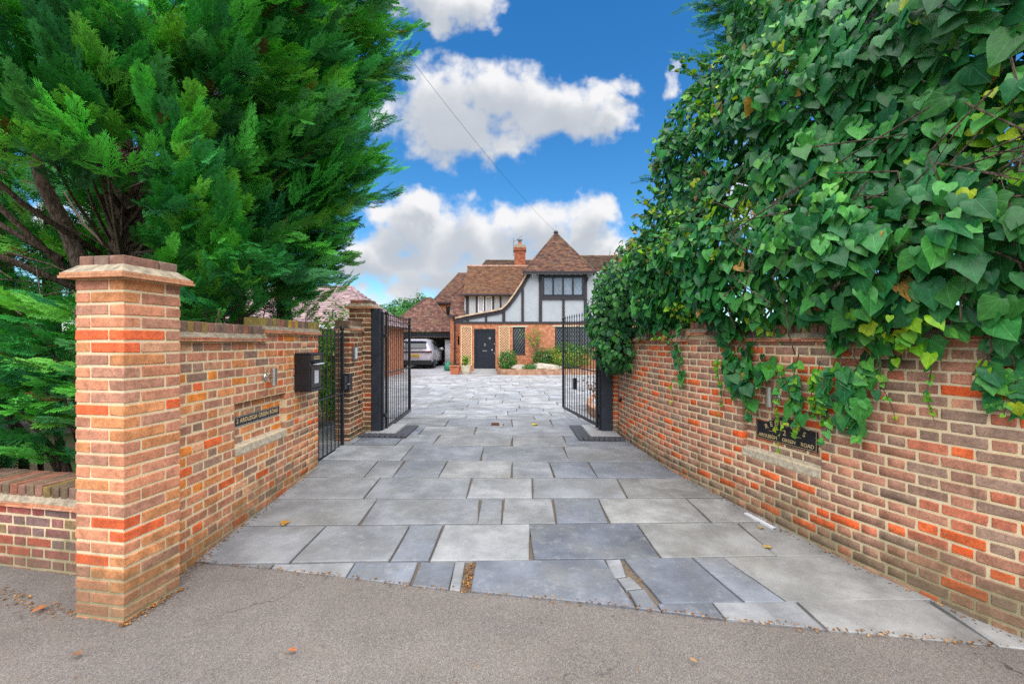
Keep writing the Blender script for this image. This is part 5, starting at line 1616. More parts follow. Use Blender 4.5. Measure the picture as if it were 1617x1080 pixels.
stems = MB()
def strand(px0, py0, px1, py1, n, size, yellow, offs=.05, sway=.03):
    """a trailing shoot hanging over the wall from one point of its face to another"""
    s0, s1 = pR.from_px(px0), pR.from_px(px1)
    pts = []
    for i in range(9):
        t = i / 8; s = s0 + (s1 - s0) * t
        x, y, a = rw(s, offs + .05 * (1 - t) + sway * math.sin(t * 7 + px0))
        py_ = py0 + (py1 - py0) * t
        pts.append(Vector((x, y, 1.6 - (py_ - 540) * y / 719)))
    MB().tube(pts, [.0045 * (1 - .6 * i / 8) for i in range(9)], 5).build('trailing_stem', M_BARK, ivy)
    for i in range(n):
        t = RNG.uniform(.05, 1.0) ** .8
        k = min(7, int(t * 8)); p = pts[k].lerp(pts[k + 1], t * 8 - k)
        x, y, a = rw(s0 + (s1 - s0) * t, 0)
        nrm = np.array([-math.sin(a), math.cos(a), .35]) + RNG.normal(0, .3, 3)
        sd_ = 1 if i % 2 else -1
        tip = np.array([math.cos(a) * sd_ * .6, math.sin(a) * sd_ * .6, -.6]) + RNG.normal(0, .25, 3) + np.array([-math.sin(a), math.cos(a), 0]) * .25
        yl = RNG.uniform() < yellow * (0.5 + t)
        c = (IVYY[RNG.integers(0, 4)] * RNG.uniform(.55, .95)) if yl else IVYC[RNG.integers(0, 6)] * RNG.uniform(.85, 1.3)
        sz = size * (1.1 - .55 * t) * RNG.uniform(.7, 1.15) * (.8 if yl else 1)
        bag.add(np.array([p[:]]), tip[None], nrm[None], np.array([sz]), c[None])
for a in ((1085, 505, 1078, 575, 16, .085, .1), (1078, 540, 1083, 612, 12, .08, .15), (1080, 590, 1062, 640, 9, .055, .7), (1168, 545, 1160, 640, 24, .10, .25), (1150, 560, 1142, 660, 16, .07, .7), (1190, 545, 1188, 640, 20, .11, .05),
          (1182, 600, 1195, 660, 10, .11, .1), (1275, 560, 1262, 690, 34, .09, .6), (1305, 570, 1290, 660, 30, .09, .6), (1330, 570, 1300, 668, 34, .10, .6), (1250, 600, 1226, 690, 26, .06, .85), (1265, 600, 1238, 715, 22, .06, .75), (1345, 560, 1365, 690, 30, .12, .05),
          (1320, 600, 1312, 700, 14, .09, .1), (1380, 560, 1350, 650, 26, .10, .35), (1400, 560, 1418, 670, 10, .06, .8), (1480, 560, 1478, 665, 12, .055, .85), (1570, 560, 1575, 640, 12, .13, .05), (1605, 560, 1612, 655, 10, .13, .1), (1617, 600, 1590, 660, 9, .07, .95), (1020, 520, 1012, 560, 8, .07, .1)):
    strand(*a)
# bright young shoots standing out of the face
for k in range(46):
    j = RNG.integers(0, n); p = P[j]; nn = Nn[j] / np.linalg.norm(Nn[j])
    d = np.array([RNG.normal(0, .6), -.5 + RNG.normal(0, .4), RNG.normal(-.1, .5)]) + nn * .6; d /= np.linalg.norm(d)
    m_ = RNG.integers(3, 8)
    q0 = p + nn * .03
    stems.tube([q0, q0 + d * .09, q0 + d * .20 + np.array([0, 0, .02])], [.004, .003, .002], 4)
    for i in range(m_):
        t = .04 + .17 * i / m_
        bag.add((q0 + d * t)[None], (d * .5 + RNG.normal(0, .6, 3))[None], (nn + np.array([0, 0, .5]) + RNG.normal(0, .35, 3))[None], np.array([RNG.uniform(.035, .065)]), (IVYY[RNG.integers(0, 4)] * RNG.uniform(.6, 1.0))[None])
# woody stems over the face
for k in range(34):
    s = RNG.uniform(.8, 4.2); z = RNG.uniform(1.4, 1.9); pts = []
    for i in range(7):
        x, y, a = rw(min(pR.L - .05, max(0, s + .06 * i * RNG.normal(0, 1))), float(np.interp(z, [1.4, 2.2, 3, 4.2], [.12, .30, .28, .06])) + RNG.normal(0, .02))
        pts.append((x, y, z)); z += RNG.uniform(.12, .26)
    MB().tube(pts, .006, 5).build('stem', M_BARK, ivy)

# ragged sprigs along the far outline
for k in range(70):
    y = RNG.uniform(4.6, 6.3); s = float(np.interp(y, pR.p[:, 1], pR.s)); z = RNG.uniform(2.6, float(np.interp(y, [4.6, 5.2, 5.8, 6.4], [5.2, 4.8, 4.2, 3.2])))
    x, y, a = rw(s, float(np.interp(z, [2.2, 2.8, 3.4, 4.2, 5.0], [.25, .22, .12, -.02, -.2])) - max(0, (y - 5.3) / 1.4) ** 1.6 * .5)
    d = np.array([-.8, RNG.normal(0, .35), RNG.normal(.25, .4)]); d /= np.linalg.norm(d); q0 = np.array([x, y, z]); ln_ = RNG.uniform(.12, .34)
    stems.tube([q0, q0 + d * ln_ * .5, q0 + d * ln_ + np.array([0, 0, -.03])], [.005, .004, .002], 4)
    for i in range(int(4 + ln_ * 22)):
        bag.add((q0 + d * ln_ * RNG.uniform(.1, 1))[None], (d * .6 + RNG.normal(0, .6, 3))[None], (np.array([-.4, -.5, .6]) + RNG.normal(0, .4, 3))[None], np.array([RNG.uniform(.035, .075)]), ((IVYY if RNG.uniform() < .25 else IVYC)[RNG.integers(0, 4)] * RNG.uniform(.6, 1.1))[None])
P, T_, N_, S2, C, K = bag.cat()
o = stems.build('shoot_tangle', M_BARK, ivy); o['kind'] = 'stuff'
dead = RNG.uniform(0, 1, len(C)) < .008
C[dead] = np.array([s2l(170, 130, 60), s2l(120, 84, 50)])[RNG.integers(0, 2, dead.sum())]
scr = S2 / np.maximum(P[:, 1], 1.0)
vis = (808.5 + 719 * P[:, 0] / P[:, 1] < 1640) & (P[:, 1] > .8) & (540 - 719 * (P[:, 2] - 1.6) / P[:, 1] > -20)
# the leaves in front, seen largest
dep = np.zeros(len(P)); dep[:n] = lay[keep]
order = np.argsort(-(scr * vis * np.where(dep < .05, 1.0, .4)))
big = order[:300]; rest = order[300:]
Aall = axes_from(T_, N_)
for i in big:
    o = link('leaf', LEAF_ME[K[i]], ivy)
    M3 = Matrix(Aall[i].tolist())
    o.matrix_local = Matrix.Translation(P[i].tolist()) @ (M3 * 1.0).to_4x4() @ Matrix.Scale(float(S2[i]), 4)
    o.color = (*C[i].tolist(), 1)
LITE = (np.array([(0, 0, 0), (.46, -.08, .05), (.52, .26, .06), (.28, .66, -.05), (0, 1, -.2), (-.28, .66, -.05), (-.52, .26, .06), (-.46, -.08, .05), (0, .42, -.06)]),
        np.array([(8, 0, 1), (8, 1, 2), (8, 2, 3), (8, 3, 4), (8, 4, 5), (8, 5, 6), (8, 6, 7), (8, 7, 0)]))
LITE = (*LITE, LITE[0][:, :2])
K2 = np.where((P[:, 1] > 4.2) | (dep > .10), 3, K)
SHP = LEAFS + [LITE]
VV, FF, CC, UU, o_ = [], [], [], [], 0
for k in range(4):
    idx = rest[K2[rest] == k]
    v, f, c, u = scatter(SHP[k][0], SHP[k][1], Aall[idx] * S2[idx][:, None, None], P[idx], C[idx], None, SHP[k][2])
    VV.append(v); FF.append(f + o_); CC.append(c); UU.append(u); o_ += len(v)
fo = link('foliage', np_mesh('foliage', np.concatenate(VV), np.concatenate(FF), M_IVY, np.concatenate(CC), np.concatenate(UU), smooth=True), ivy)
fo['kind'] = 'stuff'
# the tangle of dead wood inside the ivy
tw = MB()
for k in range(420):
    s = RNG.uniform(.5, 4.6); x, y, a = rw(s, RNG.uniform(-.45, -.2)); z = RNG.uniform(1.7, 4.0)
    d = Vector((RNG.normal(.1, .25), RNG.normal(0, .35), RNG.normal(.35, .3)))
    tw.tube([(x, y, z), Vector((x, y, z)) + d * .5, Vector((x, y, z)) + d + Vector((RNG.normal(0, .1), RNG.normal(0, .1), 0))], [.012, .009, .005], 4, cap=False)
o = tw.build('twig_tangle', M_BARK, ivy); o['kind'] = 'stuff'

# ------------------------------------------------------------------ bushes
def bush(name, label, cat, c, rad, nl, size, pal, parts=True, lump=.18, seed=1.0, group=None, up=.4, shell=.45, mat=None, stem=True, pal2=None, p2=0.0):
    t = thing(name, label, cat, (c[0], c[1], c[2] - rad[2]), 0, group)
    d = RNG.normal(0, 1, (nl, 3)); d /= np.linalg.norm(d, axis=1, keepdims=True)
    r = 1 - RNG.uniform(0, 1, nl) ** 2 * shell
    r = r * (1 + lump * vnoise(d * 3, 2.1, seed) + lump * .6 * vnoise(d * 3, 5.0, seed + 2))
    P = d * r[:, None] * np.array(rad)
    P[:, 2] += rad[2]
    ok = P[:, 2] > .0
    P = P[ok]; d = d[ok]; m = len(P)
    N = d + np.array([0, 0, up]) + RNG.normal(0, .45, (m, 3)); T = np.cross(N, RNG.normal(0, 1, (m, 3))) + np.array([0, 0, -.2]) + d * .35
    pal = np.array(pal)
    ci = np.clip(((vnoise(P, 3.0 / max(rad), seed + 5) * .5 + .5) * len(pal) + RNG.normal(0, .7, m)).astype(int), 0, len(pal) - 1)
    C = pal[ci] * RNG.uniform(.75, 1.25, (m, 1))
    if pal2 is not None:
        k = RNG.uniform(0, 1, m) < p2 * (1 + vnoise(P, 4, seed + 9))
        C[k] = np.array(pal2)[RNG.integers(0, len(pal2), k.sum())] * RNG.uniform(.8, 1.2, (k.sum(), 1))
    S = RNG.uniform(.7, 1.25, m) * size
    v, f, cc, _ = scatter(BL[0], BL[1], axes_from(T, N) * S[:, None, None], P, C)
    o = link('crown' if cat == 'tree' else 'foliage', np_mesh('foliage', v, f, mat or M_BUSH, cc), t)
    if cat != 'tree': o['kind'] = 'stuff'
    if stem:
        for k in range(5):
            e = P[RNG.integers(0, m)] * .85
            st = MB().tube([(RNG.normal(0, .03), RNG.normal(0, .03), -.1), Vector(e) * .5 + Vector((0, 0, rad[2] * .15)), e], [max(.012, rad[0] * .03), max(.008, rad[0] * .02), .004], 5, cap=False)
            st.build('branch' if cat == 'tree' else 'stem', M_BARK, t)
        if cat == 'tree': MB().tube([(0, 0, -rad[2]), (0, 0, 0), (.1, 0, rad[2])], [.25, .2, .08], 8).build('trunk', M_BARK, t)
    return t
GRN = [s2l(40, 96, 40), s2l(56, 118, 44), s2l(74, 138, 50), s2l(48, 104, 36)]
YGR = [s2l(110, 150, 40), s2l(140, 168, 46), s2l(90, 140, 44), s2l(165, 170, 55)]
DGR = [s2l(30, 74, 34), s2l(42, 92, 42), s2l(54, 106, 40)]
bush('bush', 'round bright green bush in front of the trellis by the door', 'bush', (hx(802, 21.6), 21.7, .72), (.46, .4, .50), 1500, .085, GRN, seed=2)
bush('bush', 'spreading dark green shrub with pink flowers below the house wall', 'bush', (hx(858, 21.8), 21.9, .80), (.52, .45, .52), 1500, .085, DGR + GRN, seed=3, pal2=[s2l(205, 130, 130), s2l(220, 160, 150)], p2=.04)
bush('bush', 'golden green rounded shrub seen between the bars of the ivy-side gate', 'bush', (hx(900, 21.6), 21.8, .92), (1.15, .6, .66), 3200, .085, GRN + YGR, seed=4, pal2=YGR, p2=.25)
bush('bush', 'low green clump between the two rocks in the planter', 'bush', (hx(836, 21.4), 21.4, .42), (.36, .25, .16), 500, .07, GRN, seed=5, stem=False)
bush('climbing_shrub', 'sparse yellowing climber trained up the house wall between the windows', 'climber', (hx(846, 22.3), 22.3, 1.6), (.10, .08, .40), 30, .06, YGR, seed=6, stem=False)
cb = bpy.data.objects['climbing_shrub']
cs = MB(); lp = []
for (ex, ez) in ((-.75, 1.05), (-.42, .80), (-.15, 1.1), (.10, 1.30), (.22, .9)):
    p0_, p1_, p2_ = Vector((.1, 0, -.3)), Vector((ex * .45 + .05, -.02, ez * .45)), Vector((ex, 0, ez))
    MB().tube([p0_, p1_, p2_], [.016, .012, .006], 5).build('stem', M_BARK, cb)
    for i in range(26):
        t = RNG.uniform(.35, 1); b_ = (p1_.lerp(p2_, (t - .5) * 2) if t > .5 else p0_.lerp(p1_, t * 2)); lp.append([b_.x + RNG.normal(0, .05), -.04 + RNG.normal(0, .04), b_.z + RNG.normal(0, .05)])
lp = np.array(lp)
v, f, cc, _ = scatter(BL[0], BL[1], axes_from(RNG.normal(0, 1, (len(lp), 3)), np.array([0, -1, .5]) + RNG.normal(0, .4, (len(lp), 3))) * .10, lp, np.array(YGR)[RNG.integers(0, 4, len(lp))] * RNG.uniform(.6, 1.1, (len(lp), 1)))
o = link('foliage', np_mesh('foliage', v, f, M_BUSH, cc), cb); o['kind'] = 'stuff'
# small plant in the cream pot
lp = np.stack([RNG.normal(0, .09, 70), RNG.normal(0, .09, 70), .42 + RNG.uniform(0, .42, 70)], 1)
pt = thing('potted_plant', 'small upright leafy plant growing in the cream pot', 'plant', (hx(735.5, 21.7), 21.7, .05))
v, f, cc, _ = scatter(BL[0], BL[1], axes_from(RNG.normal(0, 1, (70, 3)) + np.array([0, 0, .6]), RNG.normal(0, .5, (70, 3)) + np.array([0, -.6, .6])) * .16, lp, np.array(GRN + YGR)[RNG.integers(0, 8, 70)])
o = link('foliage', np_mesh('foliage', v, f, M_BUSH, cc), pt); o['kind'] = 'stuff'
MB().tube([(0, 0, .38), (.01, 0, .6), (0, .01, .8)], .012, 5).build('stem', M_BARK, pt)

# golden shrub behind the side gate, hedge along the boundary wall
bush('bush', 'yellow green shrub rising behind the side gate', 'bush', (-3.0, 8.0, 1.25), (.62, .8, .98), 4200, .07, [s2l(90, 150, 50), s2l(60, 130, 50), s2l(150, 185, 60), s2l(44, 104, 44)], seed=7, pal2=YGR, p2=.3)
for i, (x, y, rx, rz, lab) in enumerate(((-4.6, 11.5, .9, .85, 'dark green bush nearest the gate along the boundary wall'), (-5.9, 14.2, 1.2, .95, 'dark green bush beside the neighbouring bungalow wall'), (-7.9, 19.0, 1.3, 1.0, 'dark green bush farthest along the boundary wall'))):
    bush('bush', lab, 'bush', (x, y, 1.0), (rx, 1.2, rz), 2600, .10, DGR + GRN, seed=11 + i, group='bushes along the boundary wall')
# distant trees
for i, (px_, Y, rx, rz, cz, lab, pl_) in enumerate(((632, 52, 3.6, 2.5, 3.6, 'rounded green tree behind the garage, left of the other', GRN), (668, 60, 3.6, 3.0, 4.6, 'rounded green tree partly behind the garage roof', DGR + GRN), (604, 46, 2.0, 1.4, 2.4, 'small tree beside the bungalow roof', GRN))):
    bush('tree', lab, 'tree', (hx(px_, Y), Y, cz), (rx, 2.5, rz), 5200, .36, pl_, seed=21 + i, group='distant trees beyond the garage', lump=.25)
bush('hedge_bush', 'bright lime hedge between the garage roof and the gate', 'bush', (hx(655, 40), 40, 2.3), (2.4, 1.5, 1.9), 2600, .2, [s2l(120, 165, 40), s2l(90, 150, 44)], seed=33)
# dry plant in the bed seen through the gate
dp = thing('dry_plant', 'brown dried plant in the bed seen through the gate bars', 'plant', (1.95, 10.3, .22))
lp = RNG.normal(0, .14, (160, 3)) + np.array([0, 0, .32]); v, f, cc, _ = scatter(BL[0], BL[1], axes_from(RNG.normal(0, 1, (160, 3)), RNG.normal(0, 1, (160, 3))) * .07, lp, np.array([s2l(120, 84, 50), s2l(150, 108, 60), s2l(90, 66, 44)])[RNG.integers(0, 3, 160)])
o = link('foliage', np_mesh('foliage', v, f, M_LITTER, cc), dp); o['kind'] = 'stuff'

# leafy shrub leaning over the right gate
shr = thing('shrub', 'broad leafy shrub leaning over the open gate at the end of the ivy', 'shrub', (2.35, 7.2, 0))
sbag = []
lobes = [((1.92, 6.9, 2.35), (.58, .8, .62), 1500), ((1.55, 7.3, 1.98), (.36, .5, .50), 1000), ((1.60, 7.0, 1.50), (.34, .45, .36), 800), ((2.15, 6.6, 2.72), (.55, .7, .5), 1100), ((1.68, 7.4, 2.55), (.34, .5, .34), 600), ((2.35, 6.3, 2.2), (.5, .7, .6), 900), ((2.1, 7.4, 2.95), (.45, .6, .40), 600)]
SP, SN, SC = [], [], []
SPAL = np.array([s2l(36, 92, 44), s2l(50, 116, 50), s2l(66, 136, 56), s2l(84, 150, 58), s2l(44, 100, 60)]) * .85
for (c, r_, nl) in lobes:
    d = RNG.normal(0, 1, (nl, 3)); d /= np.linalg.norm(d, axis=1, keepdims=True)
    rr = 1 - RNG.uniform(0, 1, nl) ** 2 * .4 + .2 * vnoise(d * 3, 2.2, c[0])
    SP.append(np.array(c) + d * rr[:, None] * np.array(r_)); SN.append(d)
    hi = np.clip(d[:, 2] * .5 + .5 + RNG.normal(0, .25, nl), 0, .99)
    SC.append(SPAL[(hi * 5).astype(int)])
SP, SN, SC = np.concatenate(SP), np.concatenate(SN), np.concatenate(SC)
m = len(SP)
ok = ~((SP[:, 2] < 1.75) & (SP[:, 0] > 1.74))
SP, SN, SC = SP[ok], SN[ok], SC[ok]; m = len(SP)
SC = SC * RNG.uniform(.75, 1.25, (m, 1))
yk = (SP[:, 2] > 2.75) & (RNG.uniform(0, 1, m) < .35); SC[yk] = np.array([s2l(150, 150, 60), s2l(170, 130, 60), s2l(130, 160, 60)])[RNG.integers(0, 3, yk.sum())] * .8
SN_ = SN + np.array([-.15, -.35, .45]) + RNG.normal(0, .35, (m, 3)); ST_ = np.array([0, -.25, -.8]) + SN * .4 + RNG.normal(0, .45, (m, 3))
SS = RNG.uniform(.055, .105, m)
A3 = axes_from(ST_, SN_)
SP = SP - np.array([2.35, 7.2, 0])
order = np.argsort(-(SS / (SP[:, 1] + 7.2)) * ((SN[:, 1] < -.2)))
OVME = np_mesh('leaf', OV[0], OV[1], M_IVYO, uv=OV[2], smooth=True)
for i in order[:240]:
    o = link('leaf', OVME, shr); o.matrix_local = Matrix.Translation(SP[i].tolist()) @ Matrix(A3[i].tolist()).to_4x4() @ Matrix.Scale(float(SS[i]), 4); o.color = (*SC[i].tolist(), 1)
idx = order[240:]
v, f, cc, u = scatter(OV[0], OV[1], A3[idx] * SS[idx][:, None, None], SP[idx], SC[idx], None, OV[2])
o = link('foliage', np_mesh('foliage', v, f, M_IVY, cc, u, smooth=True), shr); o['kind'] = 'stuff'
stm = MB()
for (c, r_, nl) in lobes:
    e = Vector(c) - Vector((2.35, 7.2, 0)); MB().tube([(0, 0, 0), e * .5 + Vector((.15, 0, .6)), e], [.05, .03, .012], 6, cap=False).build('stem', M_BARK, shr)
    for k in range(5):
        q_ = e + Vector((RNG.normal(0, r_[0] * .6), RNG.normal(0, r_[1] * .6), RNG.normal(0, r_[2] * .6))); stm.tube([e, (e + q_) / 2 + Vector((0, 0, .05)), q_], [.012, .008, .004], 5, cap=False)
o = stm.build('twig_tangle', M_BARK, shr); o['kind'] = 'stuff'

# ------------------------------------------------------------------ conifers
def spray(seed, n=8, mm=6):
    r = np.random.default_rng(seed)
    V, F, C = [], [], []
    def tri(a, d, l, w, tip, zz):
        d = d / np.linalg.norm(d); s = np.array([d[1], -d[0], 0]) * w
        b = len(V)
        V.extend([a - s, a + s, a + d * l + np.array([0, 0, zz])]); F.append((b, b + 1, b + 2)); C.extend([.85, .85, tip])
    tri(np.zeros(3), np.array([0, 1, 0.]), 1.05, .014, 1.2, .02)
    for i in range(n):
        for sg in (1, -1):
            y = .06 + .86 * (i + (.25 if sg > 0 else .7)) / n + r.uniform(-.02, .02)
            l = .40 * (1 - y) ** .75 * min(1, y * 4 + .35) + .07; l *= r.uniform(.75, 1.2)
            a = np.array([0, y, -.03 * y])
            th = r.uniform(.42, .68); d = np.array([math.sin(th) * sg, math.cos(th), r.uniform(-.22, .06)])
            tri(a, d, l, .019, 1.45, .01)
            m = 2 + int(l * mm)
            for k in range(m):
                for s2 in (1, -1):
                    t = .18 + .72 * (k + (.3 if s2 > 0 else .6)) / m
                    p = a + d * l * t
                    th2 = th * sg + s2 * r.uniform(.38, .62)
                    d2 = np.array([math.sin(th2), math.cos(th2), r.uniform(-.3, .1)])
                    tri(p, d2, (.17 * (1 - t * .55)) * r.uniform(.7, 1.25), .022, 1.5, .0)
    V = np.array(V); V[:, 2] += .10 * V[:, 1] ** 2 - .35 * V[:, 0] ** 2
    return V, np.array(F), np.array(C)[:, None] * np.ones(3)
SPRAYS = [spray(i, 7, 5) for i in range(5)]
SPRAYS_LOW = [spray(i + 9, 6, 1) for i in range(5)]      # for foliage farther back

CONC = np.array([s2l(38, 94, 46), s2l(46, 110, 50), s2l(66, 130, 52), s2l(32, 84, 48), s2l(58, 118, 44), s2l(42, 98, 58)]) * 2.35
CONB = np.array([s2l(120, 92, 50), s2l(150, 116, 60), s2l(98, 72, 48)])

def boughs_mesh(B, name, parent, per=15, seed=5, brown=.010, scale=1.0, SPRAYS=SPRAYS):
    """B: list of (base, tip, size, tint); sprays all along each bough"""
    r = np.random.default_rng(seed)
    P, T, N, S, C = [], [], [], [], []
    for (b, e, L, tint) in B:
        b = np.array(b); e = np.array(e); d = e - b; ln_ = np.linalg.norm(d); d = d / ln_
        side = np.cross(d, [0, 0, 1.0]); side /= max(np.linalg.norm(side), 1e-3); upv = np.cross(side, d)
        base = CONC[r.integers(0, 6)] * tint * np.array([1.0 + .5 * (r.uniform() < .3), 1, 1 - .25 * (r.uniform() < .3)])
        roll = r.normal(0, .35)
        for i in range(per):
            t = .12 + .88 * (i + r.uniform(0, .8)) / per
            sg = 1 if i % 2 else -1
            w = (1 - t) * 1.25 + .12
            if i >= per - 2: w *= .25
            dd = d * (1.0 + .4 * t) + side * sg * w * r.uniform(.5, 1.1) + upv * r.uniform(-.45, .40)
            droop = np.array([0, 0, .05])
            P.append(b + d * ln_ * t + side * r.normal(0, .03) + upv * r.normal(0, .03)); T.append(dd + droop)
            N.append(upv * 1.0 + side * (roll + r.normal(0, .75)) + np.array([.1, -.5, .2]))
            S.append(L * r.uniform(.75, 1.15) * (.72 + .4 * (1 - t)))
            C.append(base * r.uniform(.8, 1.25) if r.uniform() > brown else CONB[r.integers(0, 3)] * r.uniform(.6, 1))
    P, T, N, S, C = map(np.array, (P, T, N, S, C))
    A = axes_from(T, N) * (S * scale)[:, None, None]
    K = r.integers(0, 5, len(P))
    VV, FF, CC, o_ = [], [], [], 0
    for k in range(5):
        i = K == k
        if not i.any(): continue
        v, f, c, _ = scatter(SPRAYS[k][0], SPRAYS[k][1], A[i], P[i], C[i], SPRAYS[k][2])
        VV.append(v); FF.append(f + o_); CC.append(c); o_ += len(v)
    return link(name, np_mesh(name, np.concatenate(VV), np.concatenate(FF), M_CONIF, np.concatenate(CC)), parent)

# ---- the big leylandii over the left wall
TX0, TY0 = -4.55, 5.4
big_t = thing('conifer_tree', 'huge spreading green conifer overhanging the letterbox wall', 'tree', (TX0, TY0, 0))
def crown_r(th, z):
    # outline towards the drive, by height
    rr = np.interp(z, [1.7, 2.1, 2.4, 2.8, 3.2, 3.7, 4.3, 5.2, 6.0, 7.5, 9.5], [1.6, 1.95, 2.1, 2.3, 2.45, 2.7, 2.7, 2.95, 3.0, 2.8, 1.6])
    return rr
B = []
rb = np.random.default_rng(3)
tries = 0
while len(B) < 720 and tries < 16000:
    tries += 1
    th = rb.uniform(-math.pi, math.pi); z = rb.uniform(1.75, 7.2)
    facing = math.cos(th - math.atan2(-TY0, -TX0))
    if facing < -.25 and rb.uniform() > .12: continue
    r = crown_r(th, z) * (1 + .10 * math.sin(th * 5 + z * 2.1) + .07 * math.sin(z * 5.3 + th * 3)) * (rb.uniform(.86, 1.03) if rb.uniform() < .72 else rb.uniform(.55, .8))
    e = np.array([TX0 + r * math.cos(th), TY0 + r * math.sin(th), z])
    # the street side is bare below: the trunks show
    az = math.degrees(th)
    if e[1] < 0.9: continue
    pxe = 808.5 + 719 * e[0] / e[1]; pye = 540 - 719 * (e[2] - 1.6) / e[1]
    lim = np.interp(pxe, [-400, 0, 80, 150, 215, 250, 300, 420], [200, 205, 205, 150, 110, 130, 330, 900])
    if pye > lim and e[1] < 6.5: continue
    if pye < -140 or pxe < -160: 
        if rb.uniform() > .12: continue
    if pye > 446 and pxe < 560: continue
    ln_ = rb.uniform(.75, 1.15)
    out = np.array([math.cos(th), math.sin(th), rb.uniform(.05, .55)]); out /= np.linalg.norm(out)
    out = out + rb.normal(0, .22, 3); out /= np.linalg.norm(out)
    B.append((e - out * ln_, e, rb.uniform(.24, .36), rb.uniform(.72, 1.25)))
# shoots reaching out against the sky
for (px_, py_, Y, dx) in ((640, 30, 6.2, .9), (648, 52, 6.0, .8), (640, 118, 6.3, .7), (648, 150, 6.0, .8), (630, 175, 6.2, .7), (626, 285, 5.8, .5), (590, 330, 5.6, .6), (575, 392, 5.6, .6), (552, 440, 5.4, .6), (618, 240, 6, .5), (650, 5, 6.2, .7), (600, 300, 5.9, .6), (565, 355, 5.6, .6)):
    px_ -= 38 + (34 if 170 < py_ < 420 else 0); e = np.array([hx(px_, Y), Y, hz(py_, Y)]); B.append((e - np.array([dx, .3, -.05]), e, .34, 1.0)); B.append((e - np.array([dx * 1.1, -.2, .25]), e - np.array([.15, .1, .12]), .34, .9))
# foliage clump hanging in front of the trunk, right of it
for (px_, py_, Y) in ((300, 320, 3.8), (290, 370, 3.8), (345, 360, 3.8), (330, 410, 3.9), (390, 400, 3.9), (310, 425, 4.0), (380, 425, 4.1), (430, 420, 4.1), (215, 120, 3.6), (250, 150, 3.6), (290, 170, 3.6), (300, 240, 3.7), (340, 280, 3.8), (120, 190, 3.9), (60, 190, 3.9), (150, 205, 4.1), (20, 170, 3.9), (90, 210, 4.2)):
    for q in range(3):
        Yq = Y + rb.uniform(-.2, .35)
        e = np.array([hx(px_ + rb.uniform(-25, 25), Yq), Yq, hz(py_ + rb.uniform(-22, 22), Yq)])
        out = np.array([.45, -.75, .22]) + rb.normal(0, .3, 3); out /= np.linalg.norm(out)
        B.append((e - out * .8, e, rb.uniform(.22, .30), rb.uniform(.9, 1.35)))
boughs_mesh([(b - np.array([TX0, TY0, 0]), e - np.array([TX0, TY0, 0]), l_, t_) for b, e, l_, t_ in B], 'crown', big_t, 21, 5)
big_t_children = []
def trunk(pts, rs, name='trunk', par=big_t):
    q = [Vector(p) - par.location for p in pts]
    return MB().tube(q, rs, 12).build(name, M_BARK, par, smooth=True)
trunk([(TX0 + .10, TY0, -.1), (TX0 + .06, TY0, 1.2), (TX0, TY0, 2.6), (TX0 - .12, TY0 + .05, 3.6), (TX0 - .2, TY0 + .1, 5.5), (TX0 - .2, TY0, 8.5)], [.25, .20, .175, .15, .11, .03])
trunk([(-4.75, 5.15, .2), (-4.72, 5.1, 2.2), (-4.85, 5.0, 2.75), (-5.05, 4.9, 3.3), (-5.25, 4.8, 4.3)], [.13, .105, .08, .065, .04])
for pts in ([(-4.9, 4.95, 2.5), (-5.6, 4.8, 2.95), (-6.2, 4.7, 3.5), (-6.5, 4.6, 3.9)], [(-4.8, 5.0, 2.2), (-5.5, 4.6, 2.6), (-6.3, 4.4, 3.0)], [(-4.7, 5.2, 2.6), (-4.95, 4.6, 3.0), (-5.1, 4.2, 3.4)], [(-4.85, 5.0, 2.35), (-5.3, 4.7, 3.0), (-5.5, 4.5, 3.7)], [(-4.4, 5.2, 2.2), (-3.9, 4.7, 2.1), (-3.3, 4.4, 2.05)], [(-4.4, 5.2, 1.9), (-3.7, 4.9, 1.95), (-2.9, 4.7, 2.15)], [(-4.5, 5.3, 3.1), (-4.3, 4.6, 3.4), (-4.0, 4.2, 3.9)]):
    trunk(pts, [.036, .028, .020, .012][:len(pts)], 'branch')
# thin dead twigs inside
tw = MB()
for (b, e, L, t) in B[::8]:
    b_ = Vector(b) - big_t.location; e_ = Vector(e) - big_t.location
    tr_ = Vector((rb.normal(0, .08), rb.normal(0, .08), b_.z - .5 - .35 * math.hypot(b_.x, b_.y)))
    tr_.z = max(1.2, tr_.z)
    midp = tr_.lerp(b_, .55) + Vector((0, 0, -.12))
    tw.tube([tr_, midp, b_, b_.lerp(e_, .7)], [.022, .017, .011, .004], 4, cap=False)
for k in range(70):
    p = Vector((rb.uniform(-2.4, 1.9), rb.uniform(-1.6, 1.2), rb.uniform(1.75, 2.6))); d = Vector((rb.normal(.2, .5), rb.normal(-.2, .5), rb.normal(-.05, .25)))
    tw.tube([p, p + d * .4, p + d * .8 + Vector((0, 0, -.06))], [.009, .006, .003], 4, cap=False)
o = tw.build('twig_tangle', M_BARK, big_t); o['kind'] = 'stuff'

